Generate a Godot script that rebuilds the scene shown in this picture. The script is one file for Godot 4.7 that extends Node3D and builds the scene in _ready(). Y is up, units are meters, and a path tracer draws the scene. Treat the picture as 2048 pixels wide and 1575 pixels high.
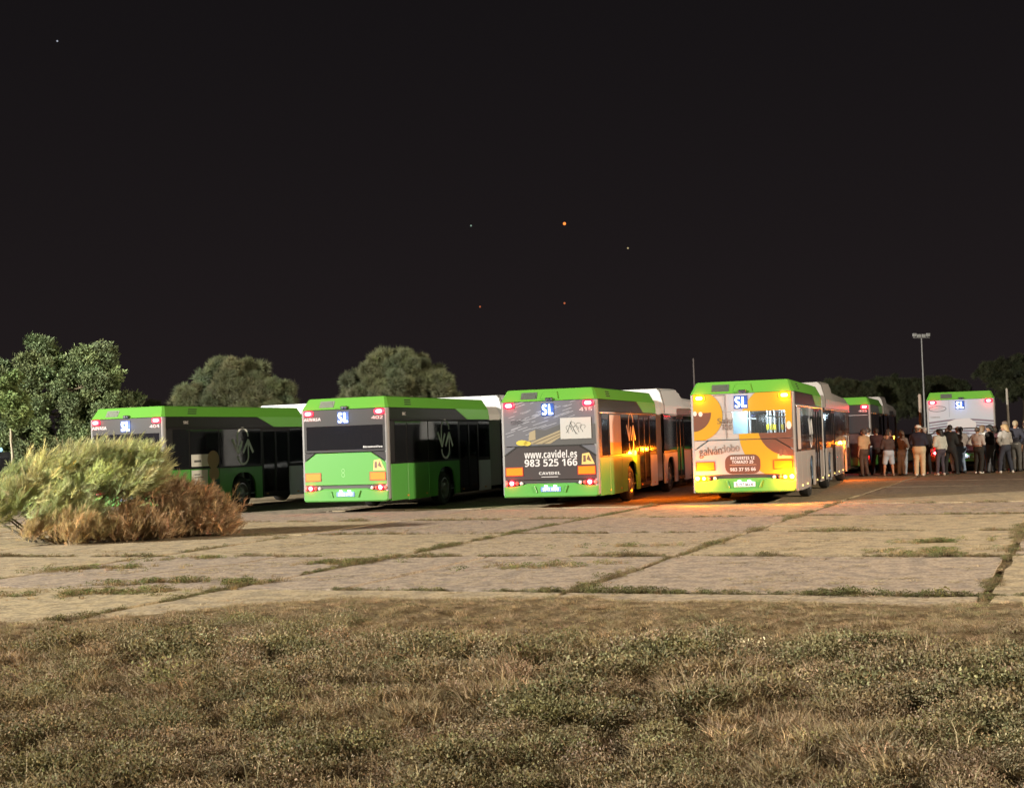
extends Node3D
# Night car park: city buses seen from behind on an old concrete apron, lit by floodlight masts outside the frame.

const CAM_HEIGHT := 1.7215
const BUS_HALF := 1.275

var rng := RandomNumberGenerator.new()
var mats := {}
var cache := {}
var used_names := {}
var hill := FastNoiseLite.new()
var edge_noise := FastNoiseLite.new()


# ---------------------------------------------------------------- mesh builder
class MB:
	var v := PackedVector3Array()
	var n := PackedVector3Array()
	var uv := PackedVector2Array()
	var c := PackedColorArray()
	var ix := PackedInt32Array()
	var xf := Transform3D()
	var color := Color.WHITE

	func tri(a: Vector3, b: Vector3, d: Vector3) -> void:   # counter-clockwise seen from outside
		var p := xf * a
		var q := xf * b
		var r := xf * d
		if xf.basis.determinant() < 0.0:
			var t := q
			q = r
			r = t
		var nn := (q - p).cross(r - p).normalized()
		var k := v.size()
		v.append(p)
		v.append(q)
		v.append(r)
		for i in 3:
			n.append(nn)
			uv.append(Vector2.ZERO)
			c.append(color)
		ix.append(k)
		ix.append(k + 2)
		ix.append(k + 1)

	func quad(a: Vector3, b: Vector3, d: Vector3, e: Vector3) -> void:
		tri(a, b, d)
		tri(a, d, e)

	func smooth(pts: PackedVector3Array, nor: PackedVector3Array, tris: PackedInt32Array) -> void:   # tris counter-clockwise
		var k := v.size()
		var flip := xf.basis.determinant() < 0.0
		var nb := xf.basis.inverse().transposed()
		for i in pts.size():
			v.append(xf * pts[i])
			n.append((nb * nor[i]).normalized())
			uv.append(Vector2.ZERO)
			c.append(color)
		for i in range(0, tris.size(), 3):
			ix.append(k + tris[i])
			if flip:
				ix.append(k + tris[i + 1])
				ix.append(k + tris[i + 2])
			else:
				ix.append(k + tris[i + 2])
				ix.append(k + tris[i + 1])

	func box(lo: Vector3, hi: Vector3, b := 0.0) -> void:
		var m := (lo + hi) / 2.0
		var h := (hi - lo) / 2.0
		b = minf(b, minf(h.x, minf(h.y, h.z)) * 0.9)
		for ax in 3:
			for s in [-1.0, 1.0]:
				var e0 := Vector3.ZERO
				var e1 := Vector3.ZERO
				var e2 := Vector3.ZERO
				e0[ax] = s * h[ax]
				e1[(ax + 1) % 3] = (h[(ax + 1) % 3] - b) * s
				e2[(ax + 2) % 3] = h[(ax + 2) % 3] - b
				quad(m + e0 - e1 - e2, m + e0 + e1 - e2, m + e0 + e1 + e2, m + e0 - e1 + e2)
		if b <= 0.0:
			return
		for ax in 3:
			var p := (ax + 1) % 3
			var q := (ax + 2) % 3
			for s in [-1.0, 1.0]:
				for t in [-1.0, 1.0]:
					var a0 := Vector3.ZERO
					a0[p] = s * h[p]
					a0[q] = t * (h[q] - b)
					var a1 := Vector3.ZERO
					a1[p] = s * (h[p] - b)
					a1[q] = t * h[q]
					var l := Vector3.ZERO
					l[ax] = h[ax] - b
					if s * t > 0:
						quad(m + a0 - l, m + a1 - l, m + a1 + l, m + a0 + l)
					else:
						quad(m + a0 + l, m + a1 + l, m + a1 - l, m + a0 - l)
		for s in [-1.0, 1.0]:
			for t in [-1.0, 1.0]:
				for w in [-1.0, 1.0]:
					var x := m + Vector3(s * h.x, t * (h.y - b), w * (h.z - b))
					var y := m + Vector3(s * (h.x - b), t * h.y, w * (h.z - b))
					var z := m + Vector3(s * (h.x - b), t * (h.y - b), w * h.z)
					if s * t * w > 0:
						tri(x, y, z)
					else:
						tri(x, z, y)

	func prism(poly_in: PackedVector2Array, z0: float, z1: float, bevel := 0.0) -> void:   # front at z1
		var poly := poly_in.duplicate()
		if Geometry2D.is_polygon_clockwise(poly):
			poly.reverse()
		var k := poly.size()
		var inn := PackedVector2Array()
		for i in k:
			var p := poly[i]
			var e0 := (p - poly[(i + k - 1) % k]).normalized()
			var e1 := (poly[(i + 1) % k] - p).normalized()
			var n0 := Vector2(-e0.y, e0.x)
			var n1 := Vector2(-e1.y, e1.x)
			var mid := n0 + n1
			var den := maxf(0.35, 1.0 + n0.dot(n1))
			inn.append(p + mid / den * bevel)
		var t := Geometry2D.triangulate_polygon(inn)
		for i in range(0, t.size(), 3):
			var a := inn[t[i]]
			var b := inn[t[i + 1]]
			var d := inn[t[i + 2]]
			if (b - a).cross(d - a) < 0:
				var s := b
				b = d
				d = s
			tri(Vector3(a.x, a.y, z1), Vector3(b.x, b.y, z1), Vector3(d.x, d.y, z1))
			tri(Vector3(a.x, a.y, z0), Vector3(d.x, d.y, z0), Vector3(b.x, b.y, z0))
		for i in k:
			var a := poly[i]
			var b := poly[(i + 1) % k]
			quad(Vector3(a.x, a.y, z0), Vector3(b.x, b.y, z0), Vector3(b.x, b.y, z1 - bevel), Vector3(a.x, a.y, z1 - bevel))
			if bevel > 0.0:
				var ai := inn[i]
				var bi := inn[(i + 1) % k]
				quad(Vector3(a.x, a.y, z1 - bevel), Vector3(b.x, b.y, z1 - bevel), Vector3(bi.x, bi.y, z1), Vector3(ai.x, ai.y, z1))

	func tube(pts: PackedVector3Array, rad: PackedFloat32Array, sides := 8, caps := true) -> void:
		var pv := PackedVector3Array()
		var nv := PackedVector3Array()
		var tv := PackedInt32Array()
		var side := Vector3.ZERO
		for i in pts.size():
			var dir := (pts[mini(i + 1, pts.size() - 1)] - pts[maxi(i - 1, 0)]).normalized()
			if i == 0:
				side = dir.cross(Vector3.UP if absf(dir.y) < 0.9 else Vector3.RIGHT).normalized()
			side = (side - dir * side.dot(dir)).normalized()
			var up := dir.cross(side)
			for j in sides:
				var a := TAU * j / sides
				var r := side * cos(a) + up * sin(a)
				pv.append(pts[i] + r * rad[i])
				nv.append(r)
			if i > 0:
				for j in sides:
					var a0 := (i - 1) * sides + j
					var a1 := (i - 1) * sides + (j + 1) % sides
					tv.append_array([a0, a1, a1 + sides, a0, a1 + sides, a0 + sides])
		if caps:
			for e in 2:
				var i := 0 if e == 0 else pts.size() - 1
				var dir := (pts[0] - pts[1]).normalized() if e == 0 else (pts[i] - pts[i - 1]).normalized()
				var base := pv.size()
				pv.append(pts[i])
				nv.append(dir)
				for j in sides:
					pv.append(pv[i * sides + j])
					nv.append(dir)
				for j in sides:
					if e == 0:
						tv.append_array([base, base + 1 + (j + 1) % sides, base + 1 + j])
					else:
						tv.append_array([base, base + 1 + j, base + 1 + (j + 1) % sides])
		smooth(pv, nv, tv)

	func lathe(prof: PackedVector2Array, sides := 20) -> void:   # (radius, along z), turned about z, front towards +z; each band faceted along the profile, smooth around
		for i in prof.size() - 1:
			var a := prof[i]
			var b := prof[i + 1]
			var dn := Vector2(b.y - a.y, -(b.x - a.x)).normalized()
			var pv := PackedVector3Array()
			var nv := PackedVector3Array()
			var tv := PackedInt32Array()
			for j in sides + 1:
				var w := TAU * j / sides
				var r := Vector3(cos(w), sin(w), 0)
				pv.append(r * a.x + Vector3(0, 0, a.y))
				pv.append(r * b.x + Vector3(0, 0, b.y))
				var nn := r * dn.x + Vector3(0, 0, dn.y)
				nv.append(nn)
				nv.append(nn)
				if j < sides:
					var k := j * 2
					tv.append_array([k, k + 2, k + 3, k, k + 3, k + 1])
			smooth(pv, nv, tv)

	func mesh() -> ArrayMesh:
		var arr := []
		arr.resize(Mesh.ARRAY_MAX)
		arr[Mesh.ARRAY_VERTEX] = v
		arr[Mesh.ARRAY_NORMAL] = n
		arr[Mesh.ARRAY_TEX_UV] = uv
		arr[Mesh.ARRAY_COLOR] = c
		arr[Mesh.ARRAY_INDEX] = ix
		var m := ArrayMesh.new()
		m.add_surface_from_arrays(Mesh.PRIMITIVE_TRIANGLES, arr)
		return m


# ---------------------------------------------------------------- distance field, for bodies
class Field:
	var o: Vector3
	var cell: float
	var nx: int
	var ny: int
	var nz: int
	var f := PackedFloat32Array()

	func _init(lo: Vector3, hi: Vector3, cs: float) -> void:
		o = lo
		cell = cs
		nx = int(ceil((hi.x - lo.x) / cs)) + 1
		ny = int(ceil((hi.y - lo.y) / cs)) + 1
		nz = int(ceil((hi.z - lo.z) / cs)) + 1
		f.resize(nx * ny * nz)
		f.fill(1.0)

	func bone(a: Vector3, b: Vector3, ra: float, rb: float, k := 0.03, flat := 1.0) -> void:   # tapered capsule; flat < 1 widens it across x
		var pad := maxf(ra, rb) / minf(flat, 1.0) + k + cell
		var lo := (a.min(b) - Vector3.ONE * pad - o) / cell
		var hi := (a.max(b) + Vector3.ONE * pad - o) / cell
		var ab := b - a
		var l2 := maxf(ab.length_squared(), 1e-9)
		for z in range(maxi(0, int(lo.z)), mini(nz, int(hi.z) + 1)):
			for y in range(maxi(0, int(lo.y)), mini(ny, int(hi.y) + 1)):
				var row := (z * ny + y) * nx
				for x in range(maxi(0, int(lo.x)), mini(nx, int(hi.x) + 1)):
					var p := o + Vector3(x, y, z) * cell - a
					var t := clampf(p.dot(ab) / l2, 0.0, 1.0)
					var q := p - ab * t
					q.x *= flat
					var d := q.length() - lerpf(ra, rb, t)
					var e := f[row + x]
					var h := maxf(k - absf(d - e), 0.0) / k
					f[row + x] = minf(d, e) - h * h * k * 0.25

	func cut(nn: Vector3, at: float) -> void:   # keeps what lies below the plane
		for z in nz:
			for y in ny:
				var row := (z * ny + y) * nx
				for x in nx:
					var d := (o + Vector3(x, y, z) * cell).dot(nn) - at
					if d > f[row + x]:
						f[row + x] = d

	func dent(a: Vector3, r: float) -> void:
		for z in nz:
			for y in ny:
				var row := (z * ny + y) * nx
				for x in nx:
					var d := r - (o + Vector3(x, y, z) * cell).distance_to(a)
					if d > f[row + x]:
						f[row + x] = d

	func build(m: MB) -> void:
		var at := PackedInt32Array()
		at.resize(nx * ny * nz)
		at.fill(-1)
		var pts := PackedVector3Array()
		var tris := PackedInt32Array()
		var sx := 1
		var sy := nx
		var sz := nx * ny
		var far := cell * 2.0
		for z in nz - 1:
			for y in ny - 1:
				for x in nx - 1:
					var i := (z * ny + y) * nx + x
					if absf(f[i]) > far:
						continue
					var sum := Vector3.ZERO
					var cnt := 0
					for e in 12:
						var ax := e >> 2
						var u := e & 1
						var w := (e >> 1) & 1
						var p := Vector3i.ZERO
						p[(ax + 1) % 3] = u
						p[(ax + 2) % 3] = w
						var j := i + p.x * sx + p.y * sy + p.z * sz
						var a := f[j]
						var b := f[j + (sx if ax == 0 else sy if ax == 1 else sz)]
						if (a < 0.0) != (b < 0.0):
							var q := Vector3(p)
							q[ax] = a / (a - b)
							sum += q
							cnt += 1
					if cnt > 0:
						at[i] = pts.size()
						pts.append(o + (Vector3(x, y, z) + sum / cnt) * cell)
		for z in range(1, nz - 1):
			for y in range(1, ny - 1):
				for x in range(1, nx - 1):
					var i := (z * ny + y) * nx + x
					var a := f[i]
					if absf(a) > far:
						continue
					for ax in 3:
						var st := sx if ax == 0 else sy if ax == 1 else sz
						var b := f[i + st]
						if (a < 0.0) == (b < 0.0):
							continue
						var s1 := sy if ax == 0 else sz if ax == 1 else sx
						var s2 := sz if ax == 0 else sx if ax == 1 else sy
						var q0 := at[i - s1 - s2]
						var q1 := at[i - s2]
						var q2 := at[i]
						var q3 := at[i - s1]
						if q0 < 0 or q1 < 0 or q2 < 0 or q3 < 0:
							continue
						if a < 0.0:
							tris.append_array([q0, q1, q2, q0, q2, q3])
						else:
							tris.append_array([q0, q2, q1, q0, q3, q2])
		var nor := PackedVector3Array()
		nor.resize(pts.size())
		for i in range(0, tris.size(), 3):
			var fn := (pts[tris[i + 1]] - pts[tris[i]]).cross(pts[tris[i + 2]] - pts[tris[i]])
			for k in 3:
				nor[tris[i + k]] += fn
		for i in nor.size():
			nor[i] = nor[i].normalized()
		m.smooth(pts, nor, tris)


# ---------------------------------------------------------------- nodes and materials
func lin(r: float, g: float, b: float) -> Color:
	return Color(r, g, b).linear_to_srgb()


func M(r: float, g: float, b: float, rough := 0.6, metal := 0.0) -> StandardMaterial3D:
	var key := "%.3f %.3f %.3f %.2f %.2f" % [r, g, b, rough, metal]
	if not mats.has(key):
		var m := StandardMaterial3D.new()
		m.albedo_color = lin(r, g, b)
		m.roughness = rough
		m.metallic = metal
		mats[key] = m
	return mats[key]


func dim(r: float, g: float, b: float, rough := 0.4) -> StandardMaterial3D:   # dark paint and film with a weaker shine
	var key := "dim %.3f %.3f %.3f %.2f" % [r, g, b, rough]
	if not mats.has(key):
		var m := StandardMaterial3D.new()
		m.albedo_color = lin(r, g, b)
		m.roughness = rough
		m.metallic_specular = 0.35
		mats[key] = m
	return mats[key]


func glow(r: float, g: float, b: float, e: float) -> StandardMaterial3D:
	var key := "glow %.3f %.3f %.3f %.2f" % [r, g, b, e]
	if not mats.has(key):
		var m := StandardMaterial3D.new()
		m.albedo_color = lin(minf(r, 0.6), minf(g, 0.6), minf(b, 0.6))
		m.roughness = 0.3
		m.emission_enabled = true
		m.emission = lin(r, g, b)
		m.emission_energy_multiplier = e
		mats[key] = m
	return mats[key]


func glass(r: float, g: float, b: float, alpha: float) -> StandardMaterial3D:
	var key := "glass %.3f %.3f %.3f %.2f" % [r, g, b, alpha]
	if not mats.has(key):
		var m := StandardMaterial3D.new()
		m.albedo_color = lin(r, g, b)
		m.albedo_color.a = alpha
		m.transparency = BaseMaterial3D.TRANSPARENCY_ALPHA
		m.roughness = 0.06
		mats[key] = m
	return mats[key]


func tinted(rough := 0.9, through := 0.3) -> StandardMaterial3D:   # takes its colour from each copy
	var key := "tinted %.2f %.2f" % [rough, through]
	if not mats.has(key):
		var m := StandardMaterial3D.new()
		m.vertex_color_use_as_albedo = true
		m.roughness = rough
		m.metallic_specular = 0.25
		m.backlight_enabled = true
		m.backlight = Color(through, through, through)
		mats[key] = m
	return mats[key]


func noise_tex(f: float, seed_: int, stops: Array, size := 512, oct := 5) -> NoiseTexture2D:
	var n := FastNoiseLite.new()
	n.noise_type = FastNoiseLite.TYPE_SIMPLEX_SMOOTH
	n.frequency = f
	n.seed = seed_
	n.fractal_octaves = oct
	var t := NoiseTexture2D.new()
	t.width = size
	t.height = size
	t.seamless = true
	t.noise = n
	if stops.size():
		var g := Gradient.new()
		var offs := PackedFloat32Array()
		var cols := PackedColorArray()
		for s in stops:
			offs.append(s[0])
			cols.append(s[1])
		g.offsets = offs
		g.colors = cols
		t.color_ramp = g
	return t


func numbered(called: String) -> String:
	if not used_names.has(called):
		used_names[called] = 0
		return called
	used_names[called] += 1
	return "%s_%03d" % [called, used_names[called]]


func thing(called: String, label: String, category: String, at := Vector3.ZERO, turn := 0.0, group := "") -> Node3D:
	var o := Node3D.new()
	o.name = numbered(called)
	add_child(o)
	o.position = at
	o.rotation.y = turn
	o.set_meta("label", label)
	o.set_meta("category", category)
	if group:
		o.set_meta("group", group)
	return o


func obj(called: String, m: Variant, material: Material, parent: Node3D = null) -> MeshInstance3D:
	var o := MeshInstance3D.new()
	o.mesh = m.mesh() if m is MB else m
	o.material_override = material
	if parent:
		var k := 0
		o.name = called
		while parent.has_node(NodePath(String(o.name))):
			k += 1
			o.name = "%s_%03d" % [called, k]
		parent.add_child(o, true)
	else:
		o.name = numbered(called)
		add_child(o, true)
	return o


func tag(o: Node3D, label: String, category: String, group := "") -> Node3D:
	o.set_meta("label", label)
	o.set_meta("category", category)
	if group:
		o.set_meta("group", group)
	return o


func omni(parent: Node3D, at: Vector3, col: Color, energy: float, size := 0.04) -> void:
	var l := OmniLight3D.new()
	l.name = "glow_light"
	l.position = at
	l.light_color = col
	l.light_energy = energy
	l.light_size = size
	l.omni_range = 60.0
	l.omni_attenuation = 2.0
	l.shadow_enabled = true
	parent.add_child(l, true)


func copies(called: String, m: Mesh, material: Material, xs: Array, cols: PackedColorArray, parent: Node3D = null) -> MultiMeshInstance3D:
	var mm := MultiMesh.new()
	mm.transform_format = MultiMesh.TRANSFORM_3D
	mm.use_colors = true
	mm.mesh = m
	mm.instance_count = xs.size()
	for i in xs.size():
		mm.set_instance_transform(i, xs[i])
		mm.set_instance_color(i, cols[i])
	var o := MultiMeshInstance3D.new()
	o.multimesh = mm
	o.material_override = material
	o.set_meta("kind", "stuff")
	if parent:
		o.name = called
		parent.add_child(o, true)
	else:
		o.name = numbered(called)
		add_child(o, true)
	return o


func rect(x0: float, y0: float, x1: float, y1: float) -> PackedVector2Array:
	return PackedVector2Array([Vector2(x0, y0), Vector2(x1, y0), Vector2(x1, y1), Vector2(x0, y1)])


func oval(cx: float, cy: float, rx: float, ry: float, k := 28, a0 := 0.0, a1 := TAU) -> PackedVector2Array:
	var p := PackedVector2Array()
	var whole := a1 - a0 > TAU - 0.01
	for i in (k if whole else k + 1):
		var a := a0 + (a1 - a0) * i / k
		p.append(Vector2(cx + rx * cos(a), cy + ry * sin(a)))
	return p


func round_rect(x0: float, y0: float, x1: float, y1: float, r: float) -> PackedVector2Array:
	var p := PackedVector2Array()
	for q in 4:
		var cx := x1 - r if q == 0 or q == 3 else x0 + r
		var cy := y1 - r if q < 2 else y0 + r
		for i in 5:
			var a := PI / 2 * (q + i / 4.0)
			p.append(Vector2(cx + r * cos(a), cy + r * sin(a)))
	return p


# print or stickers: thin shapes laid on panels, cut to the panels they lie on
func decals(shapes: Array, clips: Array, holes: Array, xf: Transform3D, lift: float) -> MB:
	var m := MB.new()
	m.xf = xf
	for s in shapes:
		var parts := []
		if clips.size():
			for cl in clips:
				parts.append_array(Geometry2D.intersect_polygons(s, cl))
		else:
			parts = [s]
		for h in holes:
			var next := []
			for p in parts:
				next.append_array(Geometry2D.clip_polygons(p, h))
			parts = next
		for p in parts:
			if p.size() > 2 and Geometry2D.triangulate_polygon(p).size():
				m.prism(p, lift - 0.002, lift)
	return m


func stroke(pts: PackedVector2Array, w: float) -> Array:
	return Geometry2D.offset_polyline(pts, w / 2.0, Geometry2D.JOIN_ROUND, Geometry2D.END_BUTT)


func lettering(called: String, words: String, width: float, at: Vector3, turn: float, material: Material, parent: Node3D, font := "Droid Sans", bold := true, height := 0.0, slant := 0.0, roll := 0.0) -> MeshInstance3D:
	var t := TextMesh.new()
	var fo := SystemFont.new()
	fo.font_names = PackedStringArray([font])
	fo.font_weight = 700 if bold else 400
	t.font = fo
	t.font_size = 64
	t.pixel_size = 0.01
	t.depth = 0.01
	t.curve_step = 2.0
	t.text = words
	var am := ArrayMesh.new()
	am.add_surface_from_arrays(Mesh.PRIMITIVE_TRIANGLES, t.surface_get_arrays(0))
	var bb := am.get_aabb()
	var k := width / maxf(bb.size.x, 0.01)
	var ky := k if height <= 0.0 else height / maxf(bb.size.y, 0.01)
	var o := obj(called, am, material, parent)
	var inner := Transform3D(Basis(Vector3(k, 0, 0), Vector3(slant, ky, 0), Vector3(0, 0, 0.3)), Vector3.ZERO)
	inner.origin = -(inner.basis * bb.get_center())
	o.transform = Transform3D(Basis(Vector3.UP, turn) * Basis(Vector3.BACK, roll), at) * inner
	return o


func ring(cx: float, cy: float, rx: float, ry: float, w: float) -> Array:
	return stroke(oval(cx, cy, rx, ry, 20, 0.0, PI), w) + stroke(oval(cx, cy, rx, ry, 20, PI, TAU * 0.9999), w)


# ---------------------------------------------------------------- buses
const REAR := Transform3D(Basis.IDENTITY, Vector3.ZERO)


func side_xf(s: float) -> Transform3D:   # (metres forward of the rear, height, outwards)
	return Transform3D(Basis(Vector3(0, 0, -1), Vector3.UP, Vector3(s, 0, 0)), Vector3(s * BUS_HALF, 0, 0))


func panel(called: String, poly: PackedVector2Array, xf: Transform3D, out_: float, thick: float, material: Material, parent: Node3D, bevel := 0.008) -> MeshInstance3D:
	var m := MB.new()
	m.xf = xf
	m.prism(poly, out_ - thick, out_, bevel)
	return obj(called, m, material, parent)


func arch_panel(d0: float, d1: float, y0: float, y1: float, c: float, r: float) -> PackedVector2Array:
	var p := PackedVector2Array([Vector2(d0, y0), Vector2(c - r, y0)])
	for i in 13:
		var a := PI - PI * i / 12.0
		p.append(Vector2(c + r * signf(cos(a)) * pow(absf(cos(a)), 0.75), 0.5 + (r - 0.03) * pow(sin(a), 0.8)))
	p.append_array([Vector2(c + r, y0), Vector2(d1, y0), Vector2(d1, y1), Vector2(d0, y1)])
	return p


func wheel(at: Vector3, s: float, parent: Node3D) -> void:
	if not cache.has("tyre"):
		var t := MB.new()
		t.lathe(PackedVector2Array([Vector2(0.29, -0.14), Vector2(0.43, -0.14), Vector2(0.475, -0.09), Vector2(0.48, 0.0), Vector2(0.475, 0.09), Vector2(0.43, 0.14), Vector2(0.33, 0.15), Vector2(0.29, 0.13)]), 28)
		cache.tyre = t.mesh()
		var r := MB.new()
		r.lathe(PackedVector2Array([Vector2(0.3, 0.13), Vector2(0.27, 0.14), Vector2(0.25, 0.06), Vector2(0.15, 0.04), Vector2(0.13, 0.12), Vector2(0.09, 0.14), Vector2(0.0, 0.14)]), 24)
		for i in 10:
			var a := TAU * i / 10
			r.tube(PackedVector3Array([Vector3(cos(a), sin(a), 0) * 0.19 + Vector3(0, 0, 0.04), Vector3(cos(a), sin(a), 0) * 0.19 + Vector3(0, 0, 0.09)]), PackedFloat32Array([0.017, 0.014]), 6)
		cache.rim = r.mesh()
	var w := obj("wheel", cache.tyre, M(0.012, 0.012, 0.012, 0.85), parent)
	w.position = at
	w.rotation.y = s * PI / 2
	obj("rim", cache.rim, M(0.32, 0.32, 0.33, 0.38, 0.7), w)


# a lamp on the rear: coloured lens in a dark ring, with a bright bulb in it and a light of the same colour
func round_lamp(called: String, at: Vector3, r: float, lens: Material, bulb: Material, parent: Node3D, col := Color.WHITE, energy := 0.0) -> void:
	var m := MB.new()
	m.lathe(PackedVector2Array([Vector2(r, -0.02), Vector2(r, 0.012), Vector2(r * 0.8, 0.03), Vector2(r * 0.4, 0.04), Vector2(0.0, 0.042)]), 20)
	var o := obj(called, m, lens, parent)
	o.position = at
	if bulb:
		var b := MB.new()
		b.lathe(PackedVector2Array([Vector2(r * 0.66, 0.03), Vector2(r * 0.6, 0.05), Vector2(r * 0.3, 0.065), Vector2(0.0, 0.07)]), 16)
		obj("bulb", b, bulb, o)
		if energy > 0.0:
			omni(o, Vector3(0, 0, 0.1), col, energy, r * 0.5)


func top_lamp(at: Vector3, lens: Material, bulb: Material, parent: Node3D, col: Color, energy: float) -> void:
	var m := MB.new()
	m.prism(round_rect(-0.15, -0.075, 0.15, 0.075, 0.05), -0.01, 0.035, 0.02)
	var o := obj("upper_tail_lamp", m, lens, parent)
	o.position = at
	var b := MB.new()
	b.prism(round_rect(-0.085, -0.042, 0.085, 0.042, 0.04), 0.02, 0.05, 0.012)
	obj("bulb", b, bulb, o)
	omni(o, Vector3(0, 0, 0.12), col, energy, 0.05)


func seat_mesh() -> Mesh:
	if not cache.has("seat"):
		var m := MB.new()
		m.box(Vector3(-0.21, 0.38, -0.2), Vector3(0.21, 0.46, 0.22), 0.03)
		m.box(Vector3(-0.21, 0.44, 0.18), Vector3(0.21, 1.12, 0.25), 0.03)
		m.box(Vector3(-0.1, 0.0, -0.1), Vector3(0.1, 0.38, 0.1), 0.02)
		cache.seat = m.mesh()
	return cache.seat


func make_bus(p: Dictionary) -> Node3D:
	var t := thing(p.get("called", "articulated_bus"), p.label, "bus", Vector3(p.x, p.get("y", 0.0), -p.z), -p.h, "articulated city buses parked in a row")
	var green: Material = M(0.07, 0.255, 0.05, 0.32)
	var roof_green: Material = M(0.085, 0.255, 0.034, 0.32)
	var dark: Material = dim(0.017, 0.016, 0.019, 0.4)
	var black: Material = dim(0.01, 0.009, 0.01, 0.35)
	var under: Material = M(0.015, 0.015, 0.016, 0.9)
	var white: Material = M(0.48, 0.5, 0.53, 0.3)
	var flank: Material = M(0.32, 0.3, 0.295, 0.2)
	var trim: Material = M(0.4, 0.4, 0.42, 0.18)
	var pane: Material = glass(0.01, 0.011, 0.013, 0.86)
	if p.get("lit", false):
		pane = glass(0.012, 0.013, 0.015, 0.5)
	var pillar: Material = M(0.16, 0.16, 0.165, 0.45)
	var style: String = p.style
	var lit: bool = p.get("lit", false)
	var near: bool = p.get("near", true)
	var B := BUS_HALF
	var lower: Material = flank if style == "yellow" else green
	var front_low: Material = flank if style == "yellow" else white
	if style == "yellow" or style == "dark":
		white = M(0.3, 0.285, 0.28, 0.3)
	# --- under body, floor, ceiling
	var u := MB.new()
	u.box(Vector3(-0.9, 0.28, -7.0), Vector3(0.9, 0.42, -0.15))
	u.box(Vector3(-1.2, 0.3, -2.9), Vector3(1.2, 0.42, -0.15))
	u.box(Vector3(-1.2, 0.3, -7.0), Vector3(1.2, 0.42, -4.5))
	u.box(Vector3(-0.9, 0.42, -1.6), Vector3(0.9, 1.2, -0.1))
	u.box(Vector3(-0.9, 0.28, -17.9), Vector3(0.9, 0.42, -8.2))
	u.box(Vector3(-1.2, 0.3, -14.3), Vector3(1.2, 0.42, -10.1))
	u.box(Vector3(-0.5, 0.3, -8.3), Vector3(0.5, 0.4, -6.9))
	for a in [3.7, 9.2, 15.2]:
		u.box(Vector3(-0.95, 0.4, -a - 0.1), Vector3(0.95, 0.56, -a + 0.1), 0.03)
		u.box(Vector3(-0.88, 0.42, -a - 0.66), Vector3(-0.85, 1.12, -a + 0.66))
		u.box(Vector3(0.85, 0.42, -a - 0.66), Vector3(0.88, 1.12, -a + 0.66))
		u.box(Vector3(-1.22, 1.1, -a - 0.66), Vector3(1.22, 1.14, -a + 0.66))
	obj("underbody", u, under, t)
	for a in [3.7, 9.2, 15.2]:
		for s in [-1.0, 1.0]:
			wheel(Vector3(s * 1.07, 0.48, -a), s, t)
	var ce := MB.new()
	ce.box(Vector3(-1.2, 2.42, -7.05), Vector3(1.2, 2.46, -0.12))
	ce.box(Vector3(-1.2, 2.42, -17.8), Vector3(1.2, 2.46, -8.2))
	obj("ceiling", ce, M(0.4, 0.42, 0.44, 0.7), t)
	# --- rear section, both sides
	for s in [-1.0, 1.0]:
		var xf := side_xf(s)
		panel("lower_panel", rect(0.12, 0.3, 1.13, 1.25), xf, 0.0, 0.05, lower, t)
		panel("lower_panel", PackedVector2Array([Vector2(1.15, 0.28), Vector2(2.48, 0.28), Vector2(2.48, 1.25), Vector2(1.15, 1.25)]), xf, 0.0, 0.05, lower, t)
		panel("wheel_arch_panel", arch_panel(2.5, 4.66, 0.29, 1.24, 3.7, 0.62), xf, 0.0, 0.05, lower, t)
		panel("lower_panel", rect(6.2, 0.3, 7.08, 1.2), xf, 0.0, 0.05, front_low, t)
		var wx := [[0.16, 0.34], [0.4, 1.1], [1.16, 2.48], [2.54, 4.62], [6.2, 7.05]]
		for i in wx.size():
			if i == 0:
				panel("corner_post", rect(0.1, 1.29, 0.36, 2.4), xf, -0.004, 0.05, dark, t)
			else:
				panel("window", rect(wx[i][0], 1.29, wx[i][1], 2.36), xf, -0.006, 0.012, pane, t, 0.002)
		var fr := MB.new()
		fr.xf = xf
		for e in [[0.36, 0.4], [1.1, 1.16], [2.48, 2.54], [4.62, 4.7], [6.14, 6.2], [7.05, 7.1]]:
			fr.box(Vector3(e[0], 1.25, -0.07), Vector3(e[1], 2.4, -0.012))
		fr.box(Vector3(0.1, 2.36, -0.07), Vector3(7.1, 2.42, -0.016))
		fr.box(Vector3(0.1, 1.24, -0.07), Vector3(4.7, 1.29, -0.016))
		fr.box(Vector3(6.18, 1.2, -0.07), Vector3(7.1, 1.29, -0.016))
		obj("window_frame", fr, black, t)
		panel("upper_band", PackedVector2Array([Vector2(0.1, 2.42), Vector2(5.32, 2.42), Vector2(4.46, 2.72), Vector2(0.1, 2.72)]), xf, -0.004, 0.04, black, t)
		var rail := MB.new()
		rail.xf = xf
		rail.tube(PackedVector3Array([Vector3(0.14, 2.385, 0.0), Vector3(7.08, 2.385, 0.0)]), PackedFloat32Array([0.022, 0.022]), 8)
		obj("window_rail", rail, trim if p.get("rails", false) else dark, t)
		if s > 0:
			door(4.7, 6.14, t, pane, black)
		else:
			panel("window", rect(4.7, 1.29, 6.14, 2.36), xf, -0.006, 0.012, pane, t, 0.002)
			panel("lower_panel", rect(4.7, 0.3, 6.14, 1.24), xf, 0.0, 0.05, black, t)
	# --- roof cowl of the rear section
	var ro := MB.new()
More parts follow.
